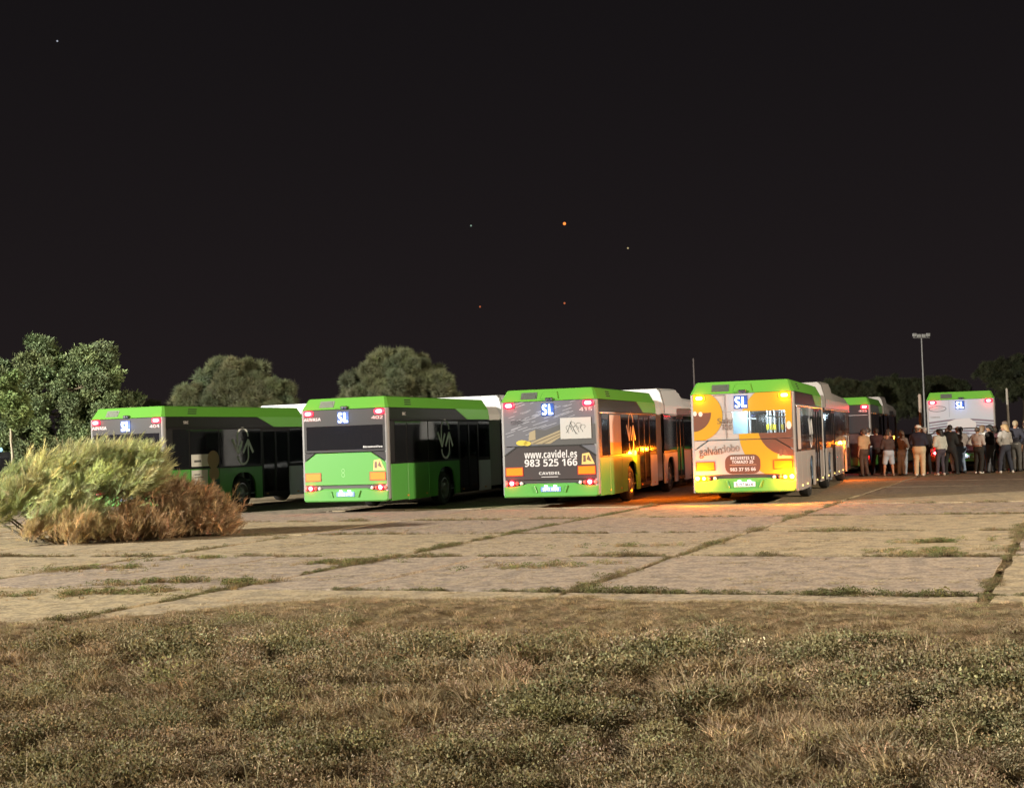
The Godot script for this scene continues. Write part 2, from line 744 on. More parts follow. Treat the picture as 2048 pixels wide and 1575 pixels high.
	for s in [-1.0, 1.0]:
		ro.xf = Transform3D(Basis.from_scale(Vector3(s, 1, 1)), Vector3.ZERO)
		var b0 := Vector3(1.2, 2.725, 0.0)
		var b1 := Vector3(B, 2.725, -0.07)
		var b2 := Vector3(B, 2.725, -4.46)
		var b3 := Vector3(B, 2.425, -5.34)
		var b4 := Vector3(B, 2.425, -7.1)
		var b3u := Vector3(B, 2.725, -5.34)
		var b4u := Vector3(B, 2.725, -7.0)
		var t0 := Vector3(1.10, 3.0, -0.17)
		var t1 := Vector3(1.145, 3.0, -0.215)
		var t3 := Vector3(1.145, 3.0, -5.34)
		var t4 := Vector3(1.145, 3.0, -6.87)
		var lip := Vector3(-0.03, 0.022, -0.02)
		ro.quad(b0, b1, t1, t0)
		ro.tri(b1, b2, t1)
		ro.tri(b2, t3, t1)
		ro.tri(b2, b3u, t3)
		ro.quad(b3u, b4u, t4, t3)
		ro.tri(b2, b3, b3u)
		ro.quad(b3, b4, b4u, b3u)
		ro.quad(Vector3(0, 2.725, 0.012), b0, t0, Vector3(0, 3.0, -0.155))
		ro.quad(Vector3(0, 3.0, -0.155), t0, t0 + lip, Vector3(0, 3.022, -0.175))
		ro.quad(t0, t1, t1 + lip, t0 + lip)
		ro.quad(t1, t4, t4 + lip, t1 + lip)
		ro.quad(Vector3(0, 3.022, -0.175), t0 + lip, Vector3(1.07, 3.022, -0.6), Vector3(0, 3.022, -0.6))
		ro.quad(t0 + lip, t1 + lip, t4 + lip, Vector3(1.07, 3.022, -6.87))
		ro.quad(b1 + Vector3(-0.05, 0, 0), b2 + Vector3(-0.05, 0, 0), b2, b1)
		ro.quad(b2 + Vector3(-0.05, 0, 0), b3 + Vector3(-0.05, 0, 0), b3, b2)
		ro.quad(b3 + Vector3(-0.05, 0, 0), b4 + Vector3(-0.05, 0, 0), b4, b3)
		ro.quad(b4, Vector3(1.1, 2.425, -7.1), Vector3(1.0, 3.0, -6.87), t4)
		ro.quad(Vector3(0, 2.72, -0.05), Vector3(1.2, 2.72, -0.05), b0, Vector3(0, 2.725, 0.012))
		ro.quad(Vector3(1.07, 3.022, -0.6), Vector3(1.07, 3.022, -6.87), Vector3(1.05, 2.9, -6.87), Vector3(1.05, 2.9, -0.6))
	obj("roof_cowl", ro, roof_green, t)
	var rp := MB.new()
	rp.box(Vector3(-1.06, 2.86, -7.0), Vector3(1.06, 2.92, -0.4))
	rp.box(Vector3(-1.0, 2.46, -7.05), Vector3(1.0, 2.86, -6.98))
	obj("roof_deck", rp, M(0.5, 0.5, 0.52, 0.6), t)
	if near:
		var vb := MB.new()
		vb.xf = side_xf(1.0)
		for i in 3:
			var y := 2.80 + i * 0.06
			var lean := (y - 2.725) / 0.275 * 0.13
			vb.quad(Vector3(1.1 + i * 0.05, y, 0.004 - lean), Vector3(1.5 + i * 0.05, y, 0.004 - lean), Vector3(1.54 + i * 0.05, y + 0.028, 0.004 - lean - 0.013), Vector3(1.14 + i * 0.05, y + 0.028, 0.004 - lean - 0.013))
		obj("side_vent", vb, under, t)
	# --- bellows
	var be := MB.new()
	var ring := PackedVector2Array([Vector2(-1.2, 0.4), Vector2(1.2, 0.4), Vector2(1.2, 2.6), Vector2(1.08, 2.84), Vector2(-1.08, 2.84), Vector2(-1.2, 2.6)])
	var folds := 12
	for i in folds:
		for half in 2:
			var z0 := -7.1 - 1.1 * (i + half * 0.5) / folds
			var z1 := -7.1 - 1.1 * (i + half * 0.5 + 0.5) / folds
			var k0 := 0.95 if half == 0 else 1.0
			var k1 := 1.0 if half == 0 else 0.95
			for j in 6:
				var a := ring[j]
				var b := ring[(j + 1) % 6]
				var c0 := Vector2(0, 1.6)
				var a0 := c0 + (a - c0) * k0
				var b0 := c0 + (b - c0) * k0
				var a1 := c0 + (a - c0) * k1
				var b1 := c0 + (b - c0) * k1
				be.quad(Vector3(a0.x, a0.y, z0), Vector3(a1.x, a1.y, z1), Vector3(b1.x, b1.y, z1), Vector3(b0.x, b0.y, z0))
	obj("bellows", be, M(0.3, 0.29, 0.29, 0.6), t)
	# --- front section
	for s in [-1.0, 1.0]:
		var xf := side_xf(s)
		panel("wheel_arch_panel", arch_panel(8.22, 10.24, 0.3, 1.22, 9.2, 0.62), xf, 0.0, 0.05, front_low, t)
		panel("lower_panel", rect(11.46, 0.3, 12.6, 1.26), xf, 0.0, 0.05, front_low, t)
		panel("lower_panel", rect(12.62, 0.3, 14.18, 1.26), xf, 0.0, 0.05, black if style != "yellow" else flank, t)
		panel("wheel_arch_panel", arch_panel(14.2, 16.2, 0.3, 1.22, 15.2, 0.62), xf, 0.0, 0.05, front_low, t)
		for e in [[8.24, 10.2], [11.5, 12.56], [12.62, 14.16], [14.22, 16.18]]:
			panel("window", rect(e[0], 1.29, e[1], 2.36), xf, -0.006, 0.012, pane, t, 0.002)
		var fr := MB.new()
		fr.xf = xf
		for e in [[8.18, 8.24], [10.2, 10.26], [11.44, 11.5], [12.56, 12.62], [14.16, 14.22], [16.18, 16.24], [17.7, 17.9]]:
			fr.box(Vector3(e[0], 0.35, -0.07), Vector3(e[1], 2.42, -0.052) if e[0] > 17.0 else Vector3(e[1], 2.42, -0.055))
		fr.box(Vector3(8.2, 2.36, -0.07), Vector3(17.9, 2.42, -0.016))
		fr.box(Vector3(8.2, 1.22, -0.07), Vector3(10.24, 1.29, -0.016))
		fr.box(Vector3(11.46, 1.26, -0.07), Vector3(16.2, 1.29, -0.016))
		obj("window_frame", fr, black, t)
		var rail := MB.new()
		rail.xf = xf
		rail.tube(PackedVector3Array([Vector3(8.22, 2.385, 0.0), Vector3(17.8, 2.385, 0.0)]), PackedFloat32Array([0.022, 0.022]), 8)
		obj("window_rail", rail, trim if p.get("rails", false) else dark, t)
		if s > 0:
			door(10.26, 11.44, t, pane, black)
			door(16.24, 17.7, t, pane, black)
		else:
			for e in [[10.26, 11.44], [16.24, 17.7]]:
				panel("window", rect(e[0], 1.29, e[1], 2.36), xf, -0.006, 0.012, pane, t, 0.002)
				panel("lower_panel", rect(e[0], 0.3, e[1], 1.26), xf, 0.0, 0.05, white, t)
	var fs := MB.new()   # roof shell of the front section: tall over the tanks, dropping to the front
	var prof := [[8.2, 3.2], [10.9, 3.24], [11.4, 3.14], [11.9, 2.98], [17.3, 2.9], [18.0, 2.7]]
	for i in prof.size() - 1:
		var d0: float = prof[i][0]
		var d1: float = prof[i + 1][0]
		var h0: float = prof[i][1]
		var h1: float = prof[i + 1][1]
		for s in [-1.0, 1.0]:
			fs.xf = Transform3D(Basis.from_scale(Vector3(s, 1, 1)), Vector3.ZERO)
			var q := [Vector2(B, 2.42), Vector2(B, 2.7), Vector2(1.16, 1.0), Vector2(1.05, 2.0), Vector2(0.0, 2.0)]
			var at0 := [Vector3(B, 2.42, -d0), Vector3(B, 2.68, -d0), Vector3(1.17, h0 - 0.08, -d0), Vector3(1.09, h0, -d0), Vector3(0, h0 + 0.02, -d0)]
			var at1 := [Vector3(B, 2.42, -d1), Vector3(B, minf(2.68, h1 - 0.05), -d1), Vector3(1.17, h1 - 0.04, -d1), Vector3(1.09, h1, -d1), Vector3(0, h1 + 0.02, -d1)]
			for j in q.size() - 1:
				fs.quad(at0[j], at1[j], at1[j + 1], at0[j + 1])
	fs.xf = Transform3D.IDENTITY
	fs.prism(PackedVector2Array([Vector2(-B, 2.42), Vector2(B, 2.42), Vector2(B, 2.68), Vector2(1.17, 3.1), Vector2(1.08, 3.19), Vector2(-1.08, 3.19), Vector2(-1.17, 3.1), Vector2(-B, 2.68)]), -8.24, -8.2)
	obj("front_roof", fs, white, t)
	for s in [-1.0, 1.0]:
		var se := MB.new()
		for e in [[Vector3(s * B, 2.44, -8.33), Vector3(s * B, 2.68, -8.33)], [Vector3(s * B, 2.68, -8.33), Vector3(s * 1.17, 3.12, -8.33)], [Vector3(s * 1.17, 3.12, -8.33), Vector3(s * 1.09, 3.2, -8.33)]]:
			se.tube(PackedVector3Array(e), PackedFloat32Array([0.022, 0.022]), 6)
		obj("roof_seam", se, M(0.06, 0.06, 0.06, 0.5), t)
	var fa := MB.new()
	fa.box(Vector3(-1.25, 0.32, -18.05), Vector3(1.25, 1.1, -17.9), 0.04)
	obj("front_panel", fa, green, t)
	var ws := MB.new()
	ws.box(Vector3(-1.2, 1.1, -18.0), Vector3(1.2, 2.7, -17.95), 0.01)
	obj("windscreen", ws, pane, t)
	# --- rear face
	var upper := rect(-1.2, 1.595, 1.2, 2.715)
	var hatch := PackedVector2Array([Vector2(-1.2, 0.735), Vector2(1.2, 0.735), Vector2(1.2, 1.30), Vector2(0.76, 1.575), Vector2(-0.84, 1.575), Vector2(-1.2, 1.34)])
	var shoulder_r := PackedVector2Array([Vector2(1.2, 1.33), Vector2(1.2, 1.58), Vector2(0.80, 1.58)])
	var shoulder_l := PackedVector2Array([Vector2(-1.2, 1.37), Vector2(-0.88, 1.58), Vector2(-1.2, 1.58)])
	var face: Material = dark
	var hmat: Material = green
	if style == "ad":
		face = M(0.072, 0.074, 0.092, 0.45)
		hmat = dim(0.034, 0.029, 0.031, 0.45)
	elif style == "yellow":
		face = M(0.25, 0.245, 0.24, 0.42)
		hmat = face
	elif style == "white":
		face = M(0.25, 0.28, 0.33, 0.4)
		hmat = face
	elif style == "dark":
		hmat = dim(0.05, 0.03, 0.03, 0.3)
	var win := rect(-0.235, 1.73, 1.04, 2.27) if style == "yellow" else rect(-1.12, 1.66, 1.12, 2.28)
	var up := MB.new()   # face with the window cut out: four strips round it
	var clear: bool = style == "plain" or style == "yellow"
	if clear:
		var w0 := win[0]
		var w1 := win[2]
		up.prism(rect(-1.2, w1.y, 1.2, 2.715), -0.05, 0.0, 0.006)
		up.prism(rect(-1.2, 1.595, 1.2, w0.y), -0.05, 0.0, 0.006)
		up.box(Vector3(-1.2, w0.y, -0.05), Vector3(w0.x, w1.y, 0.0))
		up.box(Vector3(w1.x, w0.y, -0.05), Vector3(1.2, w1.y, 0.0))
	else:
		up.prism(upper, -0.05, 0.0, 0.006)
	up.prism(shoulder_l, -0.05, 0.0, 0.004)
	up.prism(shoulder_r, -0.05, 0.0, 0.004)
	obj("rear_face", up, face, t)
	if clear:
		panel("rear_window", win, REAR, -0.008, 0.012, glass(0.012, 0.012, 0.015, 0.82) if not lit else glass(0.1, 0.12, 0.12, 0.12), t, 0.002)
	panel("engine_hatch", hatch, REAR, 0.008, 0.06, hmat, t, 0.012)
	for s in [-1.0, 1.0]:
		var co := MB.new()
		co.xf = Transform3D(Basis.from_scale(Vector3(s, 1, 1)), Vector3.ZERO)
		co.tube(PackedVector3Array([Vector3(1.2, 0.36, -0.07), Vector3(1.2, 2.715, -0.07)]), PackedFloat32Array([0.072, 0.072]), 16)
		obj("corner_pillar", co, pillar, t)
	panel("lamp_strip", rect(-1.2, 0.58, 1.2, 0.725), REAR, -0.012, 0.04, M(0.03, 0.03, 0.03, 0.4), t, 0.004)
	var bp := PackedVector2Array([Vector2(-1.235, 0.33), Vector2(-1.15, 0.30), Vector2(1.15, 0.30), Vector2(1.235, 0.33), Vector2(1.24, 0.575), Vector2(0.88, 0.585), Vector2(0.62, 0.645), Vector2(-0.62, 0.645), Vector2(-0.88, 0.585), Vector2(-1.24, 0.575)])
	panel("bumper", bp, REAR, 0.02, 0.1, green, t, 0.03)
	for s in [-1.0, 1.0]:
		var re := panel("reflector", rect(-0.215, -0.095, 0.215, 0.095), REAR, 0.008, 0.01, M(0.5, 0.175, 0.004, 0.35), t, 0.002)
		re.position = Vector3(s * 0.945, 0.955, 0.012)
		var rf := MB.new()
		for e in [[-0.235, 0.095, 0.235, 0.112], [-0.235, -0.112, 0.235, -0.095], [-0.235, -0.095, -0.215, 0.095], [0.215, -0.095, 0.235, 0.095]]:
			rf.box(Vector3(e[0], e[1], -0.002), Vector3(e[2], e[3], 0.007))
		obj("red_border", rf, M(0.28, 0.02, 0.01, 0.4), re)
	# --- lamps
	var amber: bool = p.get("amber", false)
	var col := Color(1.0, 0.46, 0.05) if amber else Color(1.0, 0.08, 0.12)
	var lens: Material = glow(1.0, 0.26, 0.005, 1.6) if amber else glow(1.0, 0.02, 0.06, 1.5)
	var bulb: Material = glow(1.0, 0.62, 0.16, 9.0) if amber else glow(1.0, 0.5, 0.52, 5.0)
	var e_up: float = p.get("e_up", 0.12)
	var e_low: float = p.get("e_low", 0.12)
	var dull: Material = M(0.3, 0.06, 0.06, 0.25)
	var clear_lens: Material = M(0.5, 0.5, 0.52, 0.2)
	for s in [-1.0, 1.0]:
		top_lamp(Vector3(s * 1.04, 2.63, 0.0), lens, bulb, t, col, e_up)
		if amber:
			round_lamp("tail_lamp", Vector3(s * 1.15, 0.66, 0.0), 0.085, lens, bulb, t, col, e_low)
			round_lamp("tail_lamp", Vector3(s * 0.99, 0.655, 0.0), 0.065, lens, bulb, t, col, e_low * 0.5)
			round_lamp("reversing_lamp", Vector3(s * 0.86, 0.655, 0.0), 0.04, dull, null, t)
			round_lamp("fog_lamp", Vector3(s * 0.72, 0.655, 0.0), 0.04, clear_lens, null, t)
		else:
			round_lamp("indicator_lamp", Vector3(s * 1.16, 0.655, 0.0), 0.045, M(0.55, 0.2, 0.16, 0.25), null, t)
			round_lamp("tail_lamp", Vector3(s * 1.02, 0.66, 0.0), 0.08, lens, bulb, t, col, e_low)
			round_lamp("fog_lamp", Vector3(s * 0.89, 0.655, 0.0), 0.045, glow(1.0, 0.08, 0.06, 0.5), null, t)
			round_lamp("reversing_lamp", Vector3(s * 0.77, 0.655, 0.0), 0.045, clear_lens, null, t)
	# --- number plate between its brackets, with two small lamps over it
	var pl := panel("number_plate", rect(-0.26, -0.06, 0.26, 0.06), REAR, 0.006, 0.012, M(0.12, 0.2, 0.5, 0.4) if p.blue else M(0.6, 0.6, 0.58, 0.4), t, 0.003)
	pl.position = Vector3(0.0, 0.495, 0.028)
	if near:
		lettering("plate_number", p.plate, 0.42, Vector3(0, 0, 0.008), 0.0, M(0.62, 0.62, 0.62, 0.5) if p.blue else M(0.03, 0.03, 0.03, 0.5), pl, "Droid Sans", true, 0.085)
	for s in [-1.0, 1.0]:
		var br := MB.new()
		br.xf = Transform3D(Basis.from_scale(Vector3(s, 1, 1)), Vector3.ZERO)
		br.prism(PackedVector2Array([Vector2(0.36, 0.42), Vector2(0.39, 0.42), Vector2(0.45, 0.585), Vector2(0.41, 0.585)]), 0.0, 0.055, 0.008)
		obj("plate_bracket", br, green, t)
		var lamp := MB.new()
		lamp.prism(round_rect(-0.035, -0.014, 0.035, 0.014, 0.012), 0.0, 0.03, 0.006)
		var lo := obj("plate_lamp", lamp, glow(0.75, 0.9, 1.0, 5.0), t)
		lo.position = Vector3(s * 0.12, 0.585, 0.045)
		omni(lo, Vector3(0, -0.03, 0.03), Color(0.8, 0.92, 1.0), 0.022, 0.02)
	# --- line sign with its lit letters
	var si := panel("line_sign", rect(-0.17, -0.16, 0.17, 0.16), REAR, 0.012, 0.02, glow(0.02, 0.05, 0.16, 0.15), t, 0.004)
	si.position = Vector3(-0.02, 2.5, 0.0)
	lettering("sign_letters", "SL", 0.28, Vector3(0, 0.0, 0.016), 0.0, glow(0.72, 0.85, 1.0, 5.0), si, "Droid Sans", true, 0.26)
	omni(si, Vector3(0, 0, 0.16), Color(0.45, 0.62, 1.0), 0.12, 0.08)
	# --- small fittings on the rear
	var cm := MB.new()
	cm.box(Vector3(-0.07, 2.73, -0.05), Vector3(0.12, 2.80, 0.07), 0.02)
	cm.tube(PackedVector3Array([Vector3(0.02, 2.765, 0.05), Vector3(0.02, 2.765, 0.09)]), PackedFloat32Array([0.03, 0.026]), 12)
	obj("reversing_camera", cm, M(0.03, 0.03, 0.035, 0.4), t)
	var ve := MB.new()
	var lean_xf := Transform3D(Basis(Vector3.RIGHT, -0.55), Vector3(-0.52, 2.86, -0.075))
	ve.xf = lean_xf
	for i in 5:
		ve.prism(PackedVector2Array([Vector2(-0.2 + 0.012 * i, -0.085 + i * 0.034), Vector2(0.2 - 0.012 * i, -0.085 + i * 0.034), Vector2(0.196 - 0.012 * i, -0.063 + i * 0.034), Vector2(-0.196 + 0.012 * i, -0.063 + i * 0.034)]), -0.02, 0.022, 0.004)
	ve.box(Vector3(-0.21, -0.1, -0.02), Vector3(0.21, 0.1, 0.01))
	obj("roof_grille", ve, M(0.06, 0.07, 0.06, 0.6) if style != "plain" else M(0.12, 0.14, 0.11, 0.6), t)
	if style == "ad" or style == "yellow":
		var hb := MB.new()
		hb.xf = Transform3D(Basis(Vector3.RIGHT, -0.55), Vector3(0.02, 2.86, -0.075))
		hb.prism(PackedVector2Array([Vector2(-0.22, -0.12), Vector2(0.26, -0.12), Vector2(0.2, 0.1), Vector2(-0.16, 0.1)]), -0.03, 0.03, 0.02)
		obj("camera_housing", hb, roof_green, t)
	# sticker warning of blind spots: yellow shape with a bus and a dark wedge
	if near:
		var st := obj("warning_sticker", decals([PackedVector2Array([Vector2(0.82, 1.10), Vector2(1.16, 1.10), Vector2(1.02, 1.39), Vector2(0.84, 1.36)])], [], [], REAR, 0.0115), M(0.55, 0.36, 0.12, 0.5), t)
		obj("sticker_print", decals([PackedVector2Array([Vector2(0.86, 1.16), Vector2(0.93, 1.16), Vector2(0.93, 1.33), Vector2(0.87, 1.32)]), PackedVector2Array([Vector2(0.95, 1.22), Vector2(1.08, 1.16), Vector2(1.0, 1.34)])], [], [], REAR, 0.0145), M(0.1, 0.05, 0.03, 0.5), st)
	if p.has("number"):
		lettering("fleet_number", p.number, 0.33, Vector3(0.97, 2.475, 0.006), 0.0, M(0.42, 0.42, 0.44, 0.5), t, "Droid Sans", false, 0.085)
	decorate(t, p, style, upper, hatch, shoulder_l, shoulder_r, win)
	# --- inside
	var sm := seat_mesh()
	if near:
		for row in [[2.2, 0.62], [3.2, 0.62], [4.2, 0.62], [9.0, 0.62], [10.0, 0.5], [12.4, 0.3], [13.4, 0.3]]:
			for a in [-0.85, -0.42, 0.85]:
				if a > 0 and (row[0] > 9.5 and row[0] < 11.5):
					continue
				var so := obj("seat", sm, M(0.18, 0.2, 0.24, 0.7), t)
				so.position = Vector3(a, row[1] - 0.2, -row[0])
		for d in [1.3, 2.0, 2.7, 4.4, 5.2, 9.6, 11.0, 12.0]:
			for a in [-0.55, 0.45]:
				var ra := MB.new()
				ra.tube(PackedVector3Array([Vector3(a, 0.5, -d), Vector3(a, 2.4, -d)]), PackedFloat32Array([0.02, 0.02]), 8)
				obj("handrail", ra, M(0.62, 0.63, 0.64, 0.3), t)
		for a in [-0.55, 0.45]:
			var ra := MB.new()
			ra.tube(PackedVector3Array([Vector3(a, 2.15, -1.0), Vector3(a, 2.15, -6.5)]), PackedFloat32Array([0.018, 0.018]), 8)
			obj("handrail", ra, M(0.62, 0.63, 0.64, 0.3), t)
		for d in [1.3, 2.0, 2.7, 4.4]:
			for a in [-0.55, 0.45]:
				var sb := MB.new()
				sb.box(Vector3(a - 0.035, 1.8, -d - 0.04), Vector3(a + 0.035, 1.95, -d + 0.04), 0.01)
				obj("stop_button", sb, M(0.75, 0.6, 0.03, 0.4), t)
		var fl := MB.new()
		fl.box(Vector3(-1.2, 0.44, -7.05), Vector3(1.2, 0.47, -1.6))
		fl.box(Vector3(-1.2, 0.44, -17.85), Vector3(1.2, 0.47, -8.2))
		fl.box(Vector3(-1.15, 1.2, -1.7), Vector3(1.15, 1.62, -0.08))
		fl.box(Vector3(-1.16, 0.47, -7.04), Vector3(-0.75, 2.4, -6.98))
		fl.box(Vector3(0.75, 0.47, -7.04), Vector3(1.16, 2.4, -6.98))
		obj("interior_floor", fl, M(0.2, 0.22, 0.24, 0.7), t)
	if lit:
		var pa := MB.new()
		pa.box(Vector3(-0.62, 1.62, -1.12), Vector3(-0.02, 2.4, -1.08), 0.01)
		obj("partition", pa, M(0.2, 0.27, 0.31, 0.5), t)
		for d in [0.62, 2.2, 4.6, 9.5, 12.5]:
			var la := MB.new()
			la.box(Vector3(-0.1, 2.385, -d - 0.45), Vector3(0.1, 2.415, -d + 0.45), 0.01)
			var lo := obj("ceiling_lamp", la, glow(0.85, 0.95, 1.0, 2.5), t)
			omni(lo, Vector3(0, 2.3, -d), Color(0.85, 0.95, 1.0), 2.4, 0.12)
	# --- side lamps that are lit
	if p.has("marker"):
		for mk in p.marker:
			var ml := MB.new()
			var side_: float = mk[3] if mk.size() > 3 else 1.0
			ml.xf = side_xf(side_)
			ml.lathe(PackedVector2Array([Vector2(0.075, -0.02), Vector2(0.075, 0.015), Vector2(0.05, 0.035), Vector2(0.0, 0.045)]), 16)
			var lo := obj("side_indicator_lamp", ml, glow(1.0, 0.5, 0.06, 7.0), t)
			lo.position = Vector3(0, mk[1], -mk[0])
			omni(lo, Vector3(side_ * (BUS_HALF + 0.12), 0, 0), Color(1.0, 0.48, 0.06), mk[2], 0.05)
	if near:
		for d in [1.1, 2.3, 4.9, 6.6, 8.5, 10.6, 12.4, 14.0]:
			var ml := MB.new()
			ml.xf = side_xf(1.0)
			ml.prism(round_rect(-0.05, -0.022, 0.05, 0.022, 0.018), 0.0, 0.02, 0.006)
			var lo := obj("side_marker_lamp", ml, glow(1.0, 0.62, 0.2, 2.0) if amber else M(0.5, 0.2, 0.03, 0.3), t)
			lo.position = Vector3(0, 0.4, -d)
	return t


func door(d0: float, d1: float, t: Node3D, pane: Material, frame: Material) -> void:
	var xf := side_xf(1.0)
	var mid := (d0 + d1) / 2.0
	var m := MB.new()
	m.xf = xf
	for e in [[d0, d0 + 0.06], [mid - 0.05, mid + 0.05], [d1 - 0.06, d1]]:
		m.box(Vector3(e[0], 0.36, -0.06), Vector3(e[1], 2.36, -0.004), 0.01)
	m.box(Vector3(d0, 2.28, -0.055), Vector3(d1, 2.36, -0.007))
	m.box(Vector3(d0, 0.36, -0.055), Vector3(d1, 0.46, -0.007))
	var o := obj("door", m, frame, t)
	for e in [[d0 + 0.06, mid - 0.05], [mid + 0.05, d1 - 0.06]]:
		panel("window", rect(e[0], 0.46, e[1], 2.28), xf, -0.02, 0.012, pane, o, 0.002)


func va_logo(t: Node3D, d: float, y: float, material: Material) -> void:   # V and A joined by two looping arrows
	var sh := []
	sh.append_array(stroke(PackedVector2Array([Vector2(-0.52, 0.2), Vector2(-0.24, -0.2), Vector2(-0.02, 0.16)]), 0.09))
	sh.append_array(stroke(PackedVector2Array([Vector2(0.0, -0.2), Vector2(0.27, 0.18), Vector2(0.52, -0.2)]), 0.09))
	var a := PackedVector2Array()
	var b := PackedVector2Array()
	for i in 15:
		var w := PI * i / 14.0
		a.append(Vector2(0.0 - 0.27 * cos(w), 0.28 + 0.25 * sin(w)))
		b.append(Vector2(0.0 + 0.27 * cos(w), -0.28 - 0.25 * sin(w)))
	a.insert(0, Vector2(-0.27, -0.1))
	b.insert(0, Vector2(0.27, 0.1))
	sh.append_array(stroke(a, 0.06))
	sh.append_array(stroke(b, 0.06))
	var xf := side_xf(1.0)
	xf.origin += xf.basis * Vector3(d, y, 0)
	obj("operator_logo", decals(sh, [], [], xf, 0.001), material, t)


func decorate(t: Node3D, p: Dictionary, style: String, upper: PackedVector2Array, hatch: PackedVector2Array, sl: PackedVector2Array, sr: PackedVector2Array, win: PackedVector2Array) -> void:
	var pale: Material = M(0.42, 0.42, 0.44, 0.5)
	var clips := [upper, hatch, sl, sr]
	if p.get("near", true):
		va_logo(t, 3.68, 1.86, M(0.6, 0.61, 0.62, 0.5))
	if style == "plain":
		lettering("operator_name", "AUVASA", 0.5, Vector3(-0.93, 2.475, 0.006), 0.0, pale, t, "Droid Sans", true, 0.085)
		lettering("slogan", "Stromotive", 0.56, Vector3(0.82, 1.72, 0.004), 0.0, pale, t, "Droid Sans", true, 0.06)
		obj("maker_badge", decals(ring(-0.06, 1.11, 0.04, 0.045, 0.014) + ring(-0.06, 1.0, 0.045, 0.05, 0.014), [], [], REAR, 0.012), M(0.2, 0.42, 0.17, 0.3), t)
		lettering("maker_name", "SRC", 0.22, Vector3(BUS_HALF + 0.002, 2.56, -0.98), PI / 2, M(0.4, 0.38, 0.38, 0.5), t, "Droid Sans", true, 0.08)
		if p.get("poster", false):   # printed sheet on the side: pale text boxes beside a tawny head
			var xf := side_xf(1.0)
			var po := obj("side_poster", decals([rect(1.18, 1.32, 1.98, 1.66), rect(1.18, 0.76, 1.92, 1.22)], [], [], xf, 0.004), M(0.5, 0.5, 0.48, 0.6), t)
			obj("poster_print", decals([oval(2.2, 1.5, 0.28, 0.26), oval(2.22, 1.1, 0.24, 0.2)], [], [], xf, 0.0065), M(0.26, 0.19, 0.12, 0.7), po)
			obj("poster_coat", decals([PackedVector2Array([Vector2(1.94, 0.45), Vector2(2.47, 0.45), Vector2(2.47, 0.95), Vector2(2.22, 0.9), Vector2(1.96, 0.8)])], [], [], xf, 0.0095), M(0.03, 0.09, 0.1, 0.7), po)
			for sh in [rect(1.3, 1.44, 1.62, 1.5), rect(1.3, 1.08, 1.56, 1.11), rect(1.3, 1.0, 1.7, 1.03)]:
				obj("printed_line", decals([sh], [], [], xf, 0.0125), M(0.08, 0.08, 0.08, 0.6), po)
	elif style == "ad":
		# photograph printed over the upper rear: pale sky with streaks of cloud, a dark building and a tan wall running down to a yellow tree
		var streaks := []
		var r := RandomNumberGenerator.new()
		r.seed = 11
		for i in 70:
			var a := r.randf_range(-1.15, 0.6)
			var y := r.randf_range(1.75, 2.68)
			var l := r.randf_range(0.08, 0.3)
			streaks.append(PackedVector2Array([Vector2(a, y), Vector2(a + l, y + l * 0.28), Vector2(a + l * 0.9, y + l * 0.28 + 0.012), Vector2(a - 0.01, y + 0.012)]))
		obj("printed_clouds", decals(streaks, clips, [], REAR, 0.003), M(0.19, 0.2, 0.235, 0.45), t)
		obj("printed_building", decals([PackedVector2Array([Vector2(-0.4, 1.72), Vector2(-0.36, 2.02), Vector2(-0.1, 1.98), Vector2(0.25, 2.1), Vector2(0.72, 2.2), Vector2(1.2, 2.1), Vector2(1.2, 1.6), Vector2(-0.3, 1.6)])], clips, [], REAR, 0.006), M(0.05, 0.05, 0.052, 0.45), t)
		obj("printed_wall", decals([PackedVector2Array([Vector2(-0.72, 1.64), Vector2(-0.4, 1.72), Vector2(0.3, 1.98), Vector2(0.3, 1.8), Vector2(0.02, 1.64)]), PackedVector2Array([Vector2(-0.55, 1.72), Vector2(-0.36, 1.75), Vector2(-0.36, 2.0), Vector2(-0.52, 1.94)])], clips, [], REAR, 0.009), M(0.2, 0.165, 0.1, 0.5), t)
		obj("printed_steps", decals([PackedVector2Array([Vector2(-0.45, 1.66), Vector2(0.3, 1.93), Vector2(0.3, 1.905), Vector2(-0.4, 1.645)]), PackedVector2Array([Vector2(-0.2, 1.65), Vector2(0.28, 1.85), Vector2(0.28, 1.83), Vector2(-0.15, 1.64)])], clips, [], REAR, 0.012), M(0.09, 0.07, 0.045, 0.5), t)
		obj("printed_tree", decals([oval(-0.72, 1.68, 0.16, 0.07, 12), oval(-0.58, 1.66, 0.1, 0.06, 12)], clips, [], REAR, 0.015), M(0.38, 0.3, 0.03, 0.5), t)
		obj("hatch_gap", decals(stroke(PackedVector2Array([Vector2(-1.2, 1.355), Vector2(-0.86, 1.585), Vector2(0.78, 1.585), Vector2(1.2, 1.315)]), 0.035), [], [], REAR, 0.0095), M(0.008, 0.008, 0.008, 0.4), t)
		lettering("web_address", "www.cavidel.es", 1.38, Vector3(0.02, 1.375, 0.012), 0.0, pale, t, "Droid Sans", true, 0.2)
		lettering("phone_number", "983 525 166", 1.38, Vector3(0.02, 1.165, 0.012), 0.0, pale, t, "Droid Sans", true, 0.19)
		lettering("advertiser_name", "CAVIDEL", 0.56, Vector3(-0.02, 0.9, 0.012), 0.0, pale, t, "Droid Sans", true, 0.07)
		obj("name_underline", decals([rect(-0.24, 0.8, 0.2, 0.815)], [], [], REAR, 0.012), pale, t)
		var no := panel("paper_notice", rect(0.3, 1.745, 1.1, 2.275), REAR, 0.022, 0.003, M(0.30, 0.30, 0.295, 0.8), t, 0.0)
		no.set_meta("label", "white sheet of paper with handwriting taped to the rear")
		var sc := []
